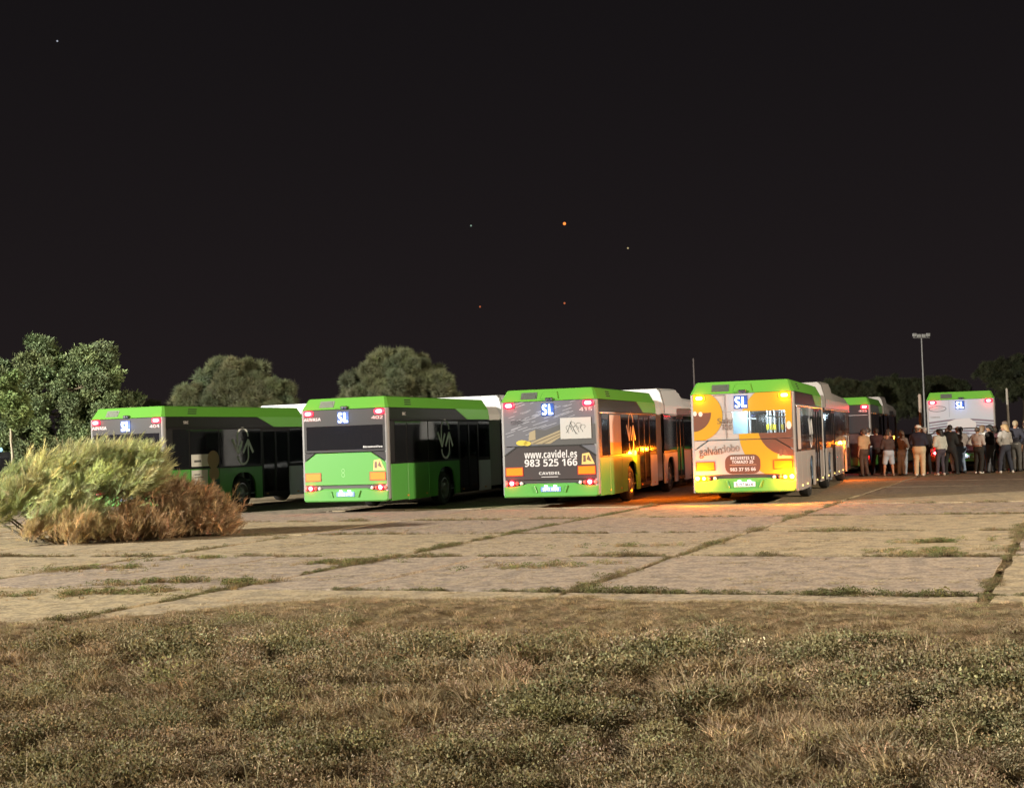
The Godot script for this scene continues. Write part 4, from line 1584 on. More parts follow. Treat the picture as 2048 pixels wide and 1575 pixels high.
func tree(called: String, label: String, group: String, base: Vector3, trunks: Array, lobes: Array, kind: String, hue: Color, count: int, seed_: int, size := 1.0, wind := 0.0, bark := Color(0.13, 0.1, 0.07)) -> void:
	var t := thing(called, label, "tree", base, 0.0, group)
	var r := RandomNumberGenerator.new()
	r.seed = seed_
	for tr in trunks:   # [foot, top, radius]
		var m := MB.new()
		var pts := PackedVector3Array()
		var rad := PackedFloat32Array()
		var bend: Vector3 = Vector3(r.randfn(0, 0.12), 0, r.randfn(0, 0.12)) * (tr[1] - tr[0]).length() * 0.3
		for i in 8:
			var u := i / 7.0
			pts.append(tr[0].lerp(tr[1], u) + bend * sin(u * PI) + Vector3(r.randfn(0, 0.02), 0, r.randfn(0, 0.02)))
			rad.append(tr[2] * (1.25 - 0.85 * u) * (1.3 if i == 0 else 1.0))
		m.tube(pts, rad, 9)
		obj("trunk", m, M(bark.r, bark.g, bark.b, 0.9), t)
	var limbs := MB.new()
	var xs: Array = []
	var cols := PackedColorArray()
	var vol := 0.0
	for l in lobes:
		vol += l[1].x * l[1].y
	for l in lobes:   # [centre, radii]
		var c: Vector3 = l[0]
		var rr: Vector3 = l[1]
		var tr: Array = trunks[0]
		for q in trunks:
			if q[1].distance_to(c) < tr[1].distance_to(c):
				tr = q
		var from: Vector3 = tr[0].lerp(tr[1], clampf((c.y - 0.35 * rr.y) / maxf(tr[1].y, 0.5), 0.35, 0.97))
		limbs.tube(PackedVector3Array([from, from.lerp(c, 0.5) + Vector3(0, 0.15 * rr.y, 0), c]), PackedFloat32Array([tr[2] * 0.5, tr[2] * 0.32, tr[2] * 0.14]), 6)
		var share := int(count * l[1].x * l[1].y / vol)
		var clumps := maxi(8, int(19 * rr.x))
		var per := maxi(1, share / clumps)
		for q in clumps:
			var d := Vector3(r.randfn(0, 1), r.randfn(0.25, 1), r.randfn(0, 1)).normalized()
			var cc := c + d * rr * r.randf_range(0.55, 1.02)
			if r.randf() < 0.3:
				limbs.tube(PackedVector3Array([c, c.lerp(cc, 0.6), cc]), PackedFloat32Array([tr[2] * 0.13, tr[2] * 0.08, 0.008]), 4, false)
			var cr := (0.17 + 0.22 * r.randf()) * minf(rr.x, rr.y)
			var hue_c := tone(r, hue, 0.16)
			for w in per:
				var e := Vector3(r.randfn(0, 1), r.randfn(0.1, 1), r.randfn(0, 1)).normalized() * pow(r.randf(), 0.45) * cr
				e.x += wind * absf(e.y) * 0.8
				var p := cc + e * Vector3(1.0, 0.85, 1.0)
				if p.y < 0.15:
					continue
				var b := Basis.IDENTITY
				if kind == "needle":
					b = Basis(Quaternion(Vector3.UP, (e.normalized() + Vector3(wind, 0.7, 0)).normalized())) * Basis(Vector3.UP, r.randf() * TAU)
				else:
					b = Basis(Vector3(r.randfn(0, 1), r.randfn(0, 1), r.randfn(0, 1)).normalized(), r.randf() * (TAU if wind == 0.0 else 1.1))
				xs.append(Transform3D(b.scaled(Vector3.ONE * size * r.randf_range(0.7, 1.3)), p))
				cols.append(tone(r, hue_c, 0.18))
	obj("limbs", limbs, M(bark.r, bark.g, bark.b, 0.9), t)
	var o := copies("foliage", sprig(kind, seed_), tinted(0.9, 0.7), xs, cols, t)
	o.set_meta("kind", "stuff")


# a shrub: stems that fan out from the root, each ending in plumes that the wind pushes to the right
func shrub(called: String, label: String, base: Vector3, stems: Array, hue: Color, hue2: Color, per: int, seed_: int, size: float, stem_col: Color, wind: float, fuzz := 0.2) -> void:
	var t := thing(called, label, "shrub", base)
	var r := RandomNumberGenerator.new()
	r.seed = seed_
	var xs: Array = []
	var cols := PackedColorArray()
	for s in stems:   # [foot, tip, radius of its crown]
		var m := MB.new()
		var foot: Vector3 = s[0]
		var tip: Vector3 = s[1]
		var mid := foot.lerp(tip, 0.5) + Vector3(-0.08, 0.12, r.randfn(0, 0.06))
		m.tube(PackedVector3Array([foot, foot.lerp(mid, 0.5), mid, mid.lerp(tip, 0.6), tip]), PackedFloat32Array([0.03, 0.024, 0.017, 0.01, 0.005]), 6)
		for k in 7:
			var u := r.randf_range(0.3, 0.95)
			var p0 := foot.lerp(tip, u)
			var p1 := p0 + Vector3(r.randfn(0.1 * wind, 0.22), r.randf_range(0.05, 0.32), r.randfn(0, 0.22)) * float(s[2]) * 2.0
			m.tube(PackedVector3Array([p0, p0.lerp(p1, 0.5), p1]), PackedFloat32Array([0.008, 0.006, 0.003]), 4, false)
		obj("stem", m, M(stem_col.r, stem_col.g, stem_col.b, 0.9), t)
		var tufts := 9
		for q in tufts:
			var d := Vector3(r.randfn(0, 1), r.randfn(0.2, 0.8), r.randfn(0, 1)).normalized()
			var cc := tip + d * float(s[2]) * r.randf_range(0.25, 1.0) * Vector3(1.15, 0.8, 1.15)
			var flow := Vector3(wind + d.x * 0.5, 0.75 + 0.3 * d.y, d.z * 0.6).normalized()
			var h := hue.lerp(hue2, r.randf())
			var hc := tone(r, h, 0.17)
			for w in per:
				var p := cc + Vector3(r.randfn(0, 1), r.randfn(0, 0.8), r.randfn(0, 1)) * fuzz
				if p.y < 0.02:
					p.y = r.randf() * 0.12
				var dir := (flow + Vector3(r.randfn(0, 0.28), r.randfn(0, 0.28), r.randfn(0, 0.28))).normalized()
				var b := Basis(Quaternion(Vector3.UP, dir)) * Basis(Vector3.UP, r.randf() * TAU)
				xs.append(Transform3D(b.scaled(Vector3.ONE * size * r.randf_range(0.6, 1.25)), p))
				cols.append(tone(r, hc, 0.2))
	var o := copies("foliage", sprig("plume", seed_), tinted(0.9, 0.92), xs, cols, t)
	o.set_meta("kind", "stuff")


# ---------------------------------------------------------------- people
func head_mesh() -> MB:   # faces -z, chin to crown about 0.23 m, centre at the origin
	if not cache.has("head"):
		var f := Field.new(Vector3(-0.13, -0.17, -0.15), Vector3(0.13, 0.15, 0.14), 0.0065)
		f.bone(Vector3(0, 0.03, 0.015), Vector3(0, 0.03, -0.02), 0.083, 0.078, 0.02)
		f.bone(Vector3(0, -0.02, -0.03), Vector3(0, -0.085, -0.055), 0.062, 0.034, 0.04)
		f.bone(Vector3(0, 0.0, -0.098), Vector3(0, -0.028, -0.115), 0.008, 0.013, 0.012)
		f.bone(Vector3(-0.014, -0.06, -0.092), Vector3(0.014, -0.06, -0.092), 0.007, 0.007, 0.006)
		f.bone(Vector3(0, -0.06, 0.02), Vector3(0, -0.15, 0.03), 0.05, 0.053, 0.03)
		for s in [-1.0, 1.0]:
			f.dent(Vector3(s * 0.032, 0.004, -0.108), 0.016)
			f.bone(Vector3(s * 0.032, 0.004, -0.088), Vector3(s * 0.033, 0.004, -0.088), 0.0125, 0.0125, 0.002)
			f.bone(Vector3(s * 0.083, 0.015, 0.015), Vector3(s * 0.08, -0.02, 0.005), 0.014, 0.009, 0.006)
		var m := MB.new()
		f.build(m)
		cache.head = m
	return cache.head


func hand_mesh() -> MB:   # a right hand hanging down from the wrist at the origin, palm towards -x, fingers slightly curled
	if not cache.has("hand"):
		var f := Field.new(Vector3(-0.07, -0.21, -0.075), Vector3(0.045, 0.035, 0.06), 0.0048)
		f.bone(Vector3(0, 0.02, 0), Vector3(0, -0.03, 0), 0.024, 0.026, 0.02)
		for i in 4:
			var z := -0.027 + 0.0185 * i
			var l: float = [0.9, 1.0, 0.94, 0.75][i]
			f.bone(Vector3(0, -0.02, z * 0.55), Vector3(0, -0.095, z), 0.017, 0.0125, 0.012)
			f.bone(Vector3(0, -0.095, z), Vector3(-0.009, -0.095 - 0.04 * l, z * 1.1), 0.0098, 0.009, 0.003)
			f.bone(Vector3(-0.009, -0.095 - 0.04 * l, z * 1.1), Vector3(-0.026, -0.095 - 0.065 * l, z * 1.1), 0.0088, 0.0082, 0.003)
			f.bone(Vector3(-0.026, -0.095 - 0.065 * l, z * 1.1), Vector3(-0.043, -0.095 - 0.076 * l, z * 1.1), 0.0082, 0.007, 0.003)
		f.bone(Vector3(-0.004, -0.03, -0.018), Vector3(-0.018, -0.07, -0.045), 0.015, 0.0115, 0.01)
		f.bone(Vector3(-0.018, -0.07, -0.045), Vector3(-0.03, -0.105, -0.05), 0.011, 0.0085, 0.004)
		var m := MB.new()
		f.build(m)
		cache.hand = m
	return cache.hand


func put_mesh(m: MB, src: MB, xf: Transform3D) -> void:
	var k := m.v.size()
	var flip := xf.basis.determinant() < 0.0
	var nb := xf.basis.inverse().transposed()
	for i in src.v.size():
		m.v.append(xf * src.v[i])
		m.n.append((nb * src.n[i]).normalized())
		m.uv.append(Vector2.ZERO)
		m.c.append(Color.WHITE)
	for i in range(0, src.ix.size(), 3):
		m.ix.append(k + src.ix[i])
		m.ix.append(k + src.ix[i + 2 if flip else i + 1])
		m.ix.append(k + src.ix[i + 1 if flip else i + 2])


# pose: arms [left, right], each "down", "fold", "hip" or "up"; legs: how far apart the feet are; all for a figure 1.72 m tall that faces -z
func person(label: String, at: Vector3, turn: float, p: Dictionary) -> void:
	var k: float = p.get("tall", 1.72) / 1.72
	var way := RandomNumberGenerator.new()
	way.seed = label.length() * 131 + int(at.x * 1000.0)
	turn += way.randf_range(-0.7, 0.7)   # nobody stands quite like the next one
	p.shift = way.randf_range(-0.05, 0.05)
	p.look = way.randf_range(-0.8, 0.8)
	p.nod = way.randf_range(-0.35, 0.1)
	p.apart = p.get("apart", 0.12) * way.randf_range(0.6, 1.5)
	var t := thing("person", label, "person", at + Vector3(0, 0, way.randf_range(-0.7, 0.7)), turn, "people standing between the buses")
	var girth: float = p.get("girth", 1.0)
	var apart: float = p.get("apart", 0.12)
	var shift: float = p.get("shift", 0.0)
	var sk := {}
	sk.hip = Vector3(shift, 0.93, 0)
	sk.waist = Vector3(shift * 0.8, 1.1, 0.0)
	sk.chest = Vector3(shift * 0.4, 1.3, 0.01)
	sk.neck = Vector3(shift * 0.3, 1.46, 0.02)
	sk.head = Vector3(shift * 0.3 + p.get("tilt", 0.0) * 0.06, 1.6, -0.005)
	var arms: Array = p.get("arms", ["down", "down"])
	for i in 2:
		var s := -1.0 if i == 0 else 1.0
		sk["hipj%d" % i] = sk.hip + Vector3(s * 0.085, -0.02, 0)
		sk["knee%d" % i] = Vector3(s * (apart * 0.55 + 0.05) + shift * 0.6, 0.5, -0.03 - 0.02 * i)
		sk["ankle%d" % i] = Vector3(s * (apart * 0.75 + 0.04), 0.085, 0.02 * (i * 2 - 1) * p.get("step", 1.0))
		sk["sh%d" % i] = sk.chest + Vector3(s * 0.175, 0.1, 0.0)
		if arms[i] == "down":
			sk["el%d" % i] = sk["sh%d" % i] + Vector3(s * 0.055, -0.29, 0.03)
			sk["wr%d" % i] = sk["el%d" % i] + Vector3(s * 0.015, -0.25, -0.06)
		elif arms[i] == "fold":
			sk["el%d" % i] = sk["sh%d" % i] + Vector3(s * 0.075, -0.28, 0.0)
			sk["wr%d" % i] = sk["el%d" % i] + Vector3(-s * 0.14, 0.06, -0.19)
		elif arms[i] == "hip":
			sk["el%d" % i] = sk["sh%d" % i] + Vector3(s * 0.17, -0.23, 0.06)
			sk["wr%d" % i] = sk["el%d" % i] + Vector3(-s * 0.16, -0.16, -0.09)
		else:
			sk["el%d" % i] = sk["sh%d" % i] + Vector3(s * 0.07, -0.25, -0.1)
			sk["wr%d" % i] = sk["el%d" % i] + Vector3(-s * 0.05, 0.19, -0.14)
	var lo := Vector3(-0.52, -0.02, -0.34)
	var hi := Vector3(0.52, 1.56, 0.26)
	# the whole body, one surface
	var body := MB.new()
	body.xf = Transform3D(Basis.from_scale(Vector3.ONE * k), Vector3.ZERO)
	var f := Field.new(lo, hi, 0.026)
	torso(f, sk, 0.0, girth)
	for i in 2:
		leg(f, sk, i, 0.0, 1.0, girth)
		arm(f, sk, i, 0.0, 1.0)
		f.bone(sk["ankle%d" % i] + Vector3(0, -0.045, 0.03), sk["ankle%d" % i] + Vector3(0, -0.05, -0.13), 0.036, 0.03, 0.03)
	f.bone(sk.chest + Vector3(0, 0.1, 0.01), sk.head + Vector3(0, -0.08, 0.02), 0.06, 0.052, 0.04)
	f.build(body)
	var hx := Transform3D(Basis(Vector3.UP, p.get("look", 0.0)) * Basis(Vector3.RIGHT, p.get("nod", 0.0)), sk.head)
	put_mesh(body, head_mesh(), body.xf * hx)
	for i in 2:
		var s := -1.0 if i == 0 else 1.0
		var dir: Vector3 = (sk["wr%d" % i] - sk["el%d" % i]).normalized()
		var b := Basis(Quaternion(Vector3.DOWN, dir)) * Basis.from_scale(Vector3(s, 1, 1))
		put_mesh(body, hand_mesh(), body.xf * Transform3D(b, sk["wr%d" % i]))
	var skin: Color = p.get("skin", Color(0.36, 0.2, 0.13))
	obj("body", body, M(skin.r, skin.g, skin.b, 0.55), t)
	# clothes
	var top := MB.new()
	top.xf = body.xf
	var fit: float = p.get("loose", 0.022)
	f = Field.new(lo, hi, 0.026)
	torso(f, sk, fit, girth)
	for i in 2:
		arm(f, sk, i, fit, p.get("sleeve", 0.95))
	f.cut(Vector3.DOWN, -p.get("hem", 0.93))
	f.cut(Vector3(0, 1, -0.25).normalized(), 1.465)
	f.build(top)
	var tc: Color = p.top
	obj(p.get("top_name", "sweater"), top, M(tc.r, tc.g, tc.b, 0.85), t)
	var tr := MB.new()
	tr.xf = body.xf
	f = Field.new(lo, Vector3(0.52, 1.06, 0.26), 0.026)
	var lf: float = p.get("leg_fit", 0.014)
	f.bone(sk.hip + Vector3(-0.055, 0.04, 0), sk.hip + Vector3(0.055, 0.04, 0), 0.118 * girth + lf, 0.118 * girth + lf, 0.06)
	f.bone(sk.hip + Vector3(-0.05, -0.03, 0.02), sk.hip + Vector3(0.05, -0.03, 0.02), 0.118 * girth + lf, 0.118 * girth + lf, 0.05)
	for i in 2:
		leg(f, sk, i, lf, p.get("leg_len", 1.0), girth)
	f.cut(Vector3.UP, 1.02)
	if p.get("leg_len", 1.0) >= 1.0:
		f.cut(Vector3.DOWN, -0.055)
	f.build(tr)
	var lc: Color = p.legs
	obj(p.get("legs_name", "trousers"), tr, M(lc.r, lc.g, lc.b, 0.85), t)
	var sc: Color = p.get("shoes", Color(0.03, 0.03, 0.03))
	for i in 2:
		var sh := MB.new()
		sh.xf = body.xf
		var an: Vector3 = sk["ankle%d" % i]
		f = Field.new(an + Vector3(-0.09, -0.1, -0.22), an + Vector3(0.09, 0.06, 0.12), 0.016)
		f.bone(an + Vector3(0, -0.035, 0.04), an + Vector3(0, -0.042, -0.14), 0.045, 0.04, 0.03)
		f.bone(an + Vector3(0, -0.02, 0.03), an + Vector3(0, 0.0, 0.01), 0.045, 0.044, 0.03)
		f.cut(Vector3.DOWN, -0.004)
		f.build(sh)
		obj("shoe", sh, M(sc.r, sc.g, sc.b, 0.6), t)
	# hair
	var hm := MB.new()
	hm.xf = body.xf * hx
	f = Field.new(Vector3(-0.17, -0.55, -0.17), Vector3(0.17, 0.18, 0.24), 0.016)
	f.bone(Vector3(0, 0.045, 0.022), Vector3(0, 0.05, -0.02), 0.094, 0.084, 0.02)
	var style: String = p.get("hair_style", "short")
	if style == "long":
		f.bone(Vector3(-0.03, 0.02, 0.06), Vector3(-0.05, -0.3, 0.12), 0.075, 0.06, 0.05)
		f.bone(Vector3(0.03, 0.02, 0.06), Vector3(0.05, -0.34, 0.12), 0.075, 0.055, 0.05)
	elif style == "very_long":
		f.bone(Vector3(-0.03, 0.02, 0.06), Vector3(-0.06, -0.46, 0.13), 0.08, 0.06, 0.05)
		f.bone(Vector3(0.03, 0.02, 0.06), Vector3(0.05, -0.5, 0.13), 0.08, 0.055, 0.05)
	elif style == "tail":
		f.bone(Vector3(0, 0.05, 0.1), Vector3(0, 0.02, 0.14), 0.035, 0.035, 0.02)
		f.bone(Vector3(0, 0.02, 0.14), Vector3(0, -0.24, 0.14), 0.042, 0.022, 0.02)
	elif style == "bun":
		f.bone(Vector3(0, 0.1, 0.07), Vector3(0, 0.12, 0.08), 0.05, 0.045, 0.02)
	else:
		f.bone(Vector3(0, 0.0, 0.05), Vector3(0, -0.04, 0.05), 0.07, 0.055, 0.03)
	f.cut(Vector3(0, -0.75, -0.66), 0.035)
	f.build(hm)
	var hc: Color = p.get("hair", Color(0.02, 0.014, 0.01))
	obj("hair", hm, M(hc.r, hc.g, hc.b, 0.6), t)
	if p.has("cap"):
		var cp := MB.new()
		cp.xf = body.xf * hx
		f = Field.new(Vector3(-0.15, -0.03, -0.25), Vector3(0.15, 0.2, 0.16), 0.014)
		f.bone(Vector3(0, 0.055, 0.02), Vector3(0, 0.06, -0.02), 0.104, 0.096, 0.02)
		f.cut(Vector3.DOWN, -0.05)
		f.bone(Vector3(-0.05, 0.055, -0.09), Vector3(-0.045, 0.045, -0.17), 0.018, 0.012, 0.03)
		f.bone(Vector3(0.05, 0.055, -0.09), Vector3(0.045, 0.045, -0.17), 0.018, 0.012, 0.03)
		f.build(cp)
		var cc: Color = p.cap
		obj("cap", cp, M(cc.r, cc.g, cc.b, 0.8), t)
	if p.has("bag"):   # a bag worn behind, with its strap over one shoulder
		var bg := MB.new()
		bg.xf = body.xf
		var c: Vector3 = sk.chest + p.get("bag_at", Vector3(0, -0.1, 0.2))
		var z: Vector3 = p.get("bag_size", Vector3(0.13, 0.17, 0.07))
		bg.box(c - z, c + z, 0.045)
		bg.tube(PackedVector3Array([c + Vector3(z.x * 0.6, z.y * 0.9, -0.03), sk.sh1 + Vector3(-0.05, 0.09, 0.03), sk.sh1 + Vector3(-0.06, 0.04, -0.11), sk.chest + Vector3(0.05, -0.12, -0.15)]), PackedFloat32Array([0.016, 0.016, 0.016, 0.016]), 6)
		var bc: Color = p.bag
		obj("bag", bg, M(bc.r, bc.g, bc.b, 0.7), t)


func torso(f: Field, sk: Dictionary, g: float, girth: float) -> void:
	f.bone(sk.hip + Vector3(-0.05, 0.0, 0), sk.hip + Vector3(0.05, 0.0, 0), 0.112 * girth + g, 0.112 * girth + g, 0.06)
	f.bone(sk.waist + Vector3(-0.045, 0, 0), sk.waist + Vector3(0.045, 0, 0), 0.1 * girth + g, 0.1 * girth + g, 0.08)
	f.bone(sk.chest + Vector3(-0.075, 0, 0), sk.chest + Vector3(0.075, 0, 0), 0.105 * girth + g, 0.105 * girth + g, 0.09)
	f.bone(sk.sh0 + Vector3(0.02, -0.01, 0), sk.sh1 + Vector3(-0.02, -0.01, 0), 0.06 + g, 0.06 + g, 0.07)
	f.bone(sk.chest + Vector3(0, 0.1, 0.01), sk.neck, 0.07 + g, 0.055 + g * 0.8, 0.06)


func arm(f: Field, sk: Dictionary, i: int, g: float, reach: float) -> void:
	var s: Vector3 = sk["sh%d" % i]
	var e: Vector3 = sk["el%d" % i]
	var w: Vector3 = sk["wr%d" % i]
	if reach < 0.5:
		f.bone(s, s.lerp(e, reach * 2.0), 0.055 + g, 0.047 + g, 0.035)
		return
	f.bone(s, e, 0.053 + g, 0.041 + g, 0.035)
	f.bone(e, e.lerp(w, (reach - 0.5) * 2.0), 0.041 + g, 0.029 + g, 0.025)


func leg(f: Field, sk: Dictionary, i: int, g: float, reach: float, girth: float) -> void:
	var h: Vector3 = sk["hipj%d" % i]
	var n: Vector3 = sk["knee%d" % i]
	var a: Vector3 = sk["ankle%d" % i]
	if reach < 0.6:
		f.bone(h, h.lerp(n, reach * 2.0), 0.093 * girth + g, 0.075 + g, 0.04)
		return
	f.bone(h, n, 0.09 * girth + g, 0.058 + g, 0.04)
	f.bone(n, n.lerp(a, 0.3) + Vector3(0, 0, 0.015), 0.056 + g, 0.057 + g, 0.03)
	f.bone(n.lerp(a, 0.3) + Vector3(0, 0, 0.015), a, 0.055 + g, 0.038 + g * 1.5, 0.03)


func build_people() -> void:
	var blk := Color(0.012, 0.012, 0.014)
	var jean := Color(0.10, 0.16, 0.25)
	var dkjean := Color(0.025, 0.03, 0.05)
	var brown := Color(0.03, 0.018, 0.011)
	var wht := Color(0.6, 0.6, 0.58)
	# x on the photograph's ground, depth, facing (0 looks away from us)
	person("person in a tan short sleeved shirt and dark trousers, lit orange beside the bus flank", spot(1724, 52.0), 0.3, {"top": Color(0.40, 0.28, 0.17), "top_name": "shirt", "legs": Color(0.07, 0.045, 0.035), "sleeve": 0.42, "girth": 1.12, "loose": 0.03, "tall": 1.74, "arms": ["down", "down"], "hair": Color(0.08, 0.06, 0.05)})
	person("person in a dark maroon top seen behind the tan shirt, hands together", spot(1752, 53.0), -0.2, {"top": Color(0.05, 0.018, 0.02), "legs": Color(0.02, 0.012, 0.012), "girth": 1.05, "tall": 1.76, "arms": ["fold", "fold"], "hair": brown})
	person("person in a dark patterned blouse and pale blue denim shorts, bare legs", spot(1770, 51.4), 0.15, {"top": Color(0.05, 0.035, 0.035), "top_name": "blouse", "legs": Color(0.32, 0.4, 0.5), "legs_name": "shorts", "leg_len": 0.46, "leg_fit": 0.03, "tall": 1.6, "arms": ["fold", "down"], "hair": brown, "hair_style": "bun", "hem": 0.98, "shoes": Color(0.2, 0.15, 0.12)})
	person("person in a grey top and wide pale blue jeans, third from the beige trousers", spot(1788, 52.2), -0.1, {"top": Color(0.14, 0.12, 0.11), "legs": Color(0.24, 0.31, 0.38), "leg_fit": 0.035, "tall": 1.62, "arms": ["down", "fold"], "hair": Color(0.09, 0.06, 0.04), "hair_style": "long", "hem": 1.0})
	person("person in a pale blue jacket with a white bag and long brown hair", spot(1805, 51.8), 0.35, {"top": Color(0.42, 0.47, 0.54), "top_name": "jacket", "legs": blk, "tall": 1.66, "loose": 0.03, "arms": ["fold", "down"], "hair": Color(0.06, 0.04, 0.028), "hair_style": "long", "bag": Color(0.75, 0.78, 0.8), "bag_at": Vector3(0.05, -0.26, 0.2), "bag_size": Vector3(0.14, 0.1, 0.05)})
	person("person in a white cap, navy sweater and beige trousers with white shoes", spot(1829, 50.6), 0.1, {"top": Color(0.012, 0.014, 0.032), "legs": Color(0.46, 0.39, 0.27), "leg_fit": 0.028, "girth": 1.2, "loose": 0.03, "tall": 1.8, "arms": ["fold", "fold"], "cap": wht, "hair": Color(0.1, 0.08, 0.06), "shoes": wht, "apart": 0.14})
	person("person all in black with grey hair, half hidden behind the beige trousers", spot(1845, 52.6), -0.2, {"top": Color(0.016, 0.016, 0.022), "legs": blk, "tall": 1.74, "hair": Color(0.35, 0.35, 0.36), "arms": ["down", "down"]})
	person("person with long black hair in a pale grey hoodie and dark purple jeans", spot(1861, 51.0), 0.25, {"top": Color(0.42, 0.44, 0.41), "top_name": "hoodie", "legs": Color(0.055, 0.045, 0.065), "tall": 1.66, "loose": 0.034, "arms": ["fold", "down"], "hair": blk, "hair_style": "very_long", "shoes": Color(0.45, 0.42, 0.4)})
	person("person in a grey top and pale jeans standing behind, left of the big black jacket", spot(1880, 53.0), 0.1, {"top": Color(0.1, 0.085, 0.1), "legs": Color(0.3, 0.36, 0.42), "tall": 1.68, "hair": Color(0.12, 0.1, 0.09), "arms": ["fold", "down"]})
	person("broad person in black jacket and black trousers, before the house print", spot(1897, 50.9), -0.1, {"top": Color(0.012, 0.012, 0.013), "top_name": "jacket", "legs": blk, "girth": 1.22, "loose": 0.034, "tall": 1.78, "arms": ["fold", "fold"], "hair": blk, "apart": 0.16})
	person("person with a dark ponytail in a grey sweatshirt and blue jeans", spot(1926, 51.3), 0.3, {"top": Color(0.3, 0.27, 0.27), "top_name": "sweatshirt", "legs": Color(0.2, 0.28, 0.42), "tall": 1.7, "loose": 0.028, "arms": ["fold", "fold"], "hair": blk, "hair_style": "tail", "apart": 0.06})
	person("person in a cropped beige top and black trousers with chunky white trainers", spot(1948, 50.8), -0.25, {"top": Color(0.4, 0.36, 0.35), "legs": Color(0.016, 0.016, 0.016), "leg_fit": 0.024, "tall": 1.66, "arms": ["hip", "fold"], "hair": brown, "hair_style": "bun", "hem": 1.06, "shoes": wht, "loose": 0.026})
	person("person with very long dark hair, black top and grey jeans", spot(1969, 51.5), 0.1, {"top": Color(0.018, 0.016, 0.018), "legs": Color(0.1, 0.11, 0.13), "leg_fit": 0.026, "tall": 1.74, "arms": ["fold", "down"], "hair": blk, "hair_style": "very_long"})
	person("person in a dark red top behind the very long dark hair", spot(1984, 53.6), -0.3, {"top": Color(0.09, 0.03, 0.035), "legs": dkjean, "tall": 1.68, "arms": ["down", "fold"], "hair": brown, "hair_style": "long"})
	person("person with long blond hair, pale top and dark jeans standing with legs apart", spot(2003, 50.4), 0.15, {"top": Color(0.3, 0.29, 0.28), "legs": Color(0.03, 0.035, 0.055), "leg_fit": 0.02, "tall": 1.74, "arms": ["hip", "fold"], "hair": Color(0.36, 0.25, 0.13), "hair_style": "very_long", "shoes": wht, "apart": 0.26, "loose": 0.03})
	person("tall person in black behind the blond hair", spot(2018, 52.4), 0.0, {"top": Color(0.014, 0.013, 0.015), "top_name": "jacket", "legs": blk, "tall": 1.86, "loose": 0.03, "arms": ["down", "down"], "hair": Color(0.12, 0.09, 0.07)})
	person("person in a dark navy jacket with a pale belt and grey trousers", spot(2031, 51.6), -0.15, {"top": Color(0.018, 0.018, 0.03), "top_name": "jacket", "legs": Color(0.1, 0.1, 0.1), "tall": 1.86, "girth": 1.08, "loose": 0.03, "arms": ["fold", "hip"], "hair": Color(0.3, 0.24, 0.16), "bag": Color(0.4, 0.4, 0.4), "bag_at": Vector3(0, -0.36, 0.13), "bag_size": Vector3(0.15, 0.025, 0.02)})
	person("person in a dark coat and grey trousers at the frame's right edge", spot(2046, 52.5), 0.2, {"top": Color(0.03, 0.03, 0.036), "top_name": "coat", "legs": Color(0.13, 0.13, 0.13), "tall": 1.8, "loose": 0.034, "arms": ["down", "fold"], "hair": brown})
	person("person in a white t-shirt behind the maroon top, nearest the bus", spot(1738, 54.6), 0.4, {"top": Color(0.5, 0.48, 0.46), "top_name": "shirt", "legs": dkjean, "tall": 1.78, "sleeve": 0.42, "arms": ["down", "fold"], "hair": brown})
	person("person in a pale pink top looking left, behind the blouse and shorts", spot(1778, 53.9), 1.2, {"top": Color(0.42, 0.3, 0.29), "legs": blk, "tall": 1.7, "arms": ["up", "down"], "hair": brown, "hair_style": "tail"})
	person("person in a light grey hoodie turned right, behind the white bag", spot(1815, 53.4), -0.9, {"top": Color(0.4, 0.4, 0.41), "top_name": "hoodie", "legs": jean, "tall": 1.72, "loose": 0.032, "arms": ["down", "up"], "hair": blk})
	person("person in a pale lilac shirt between the black jacket and the ponytail", spot(1911, 53.2), 0.5, {"top": Color(0.36, 0.33, 0.42), "top_name": "shirt", "legs": Color(0.2, 0.19, 0.18), "tall": 1.71, "arms": ["fold", "down"], "hair": Color(0.05, 0.035, 0.025)})
	person("person in a white jacket behind the cropped beige top, hair loose", spot(1958, 53.6), -0.6, {"top": Color(0.48, 0.47, 0.46), "top_name": "jacket", "legs": dkjean, "tall": 1.74, "arms": ["down", "down"], "hair": Color(0.14, 0.09, 0.05), "hair_style": "long"})
	person("person with fair hair in a grey jumper behind the navy jacket", spot(2038, 54.4), 0.7, {"top": Color(0.25, 0.25, 0.26), "top_name": "jumper", "legs": jean, "tall": 1.88, "arms": ["down", "fold"], "hair": Color(0.34, 0.25, 0.14)})


# a place on the ground: the photograph's column and the distance, turned into metres once
func spot(column: float, depth: float) -> Vector3:
	return Vector3((column - 1024.0) / 2812.0 * depth + 0.0336 * depth * 0.022, 0.0, -depth)


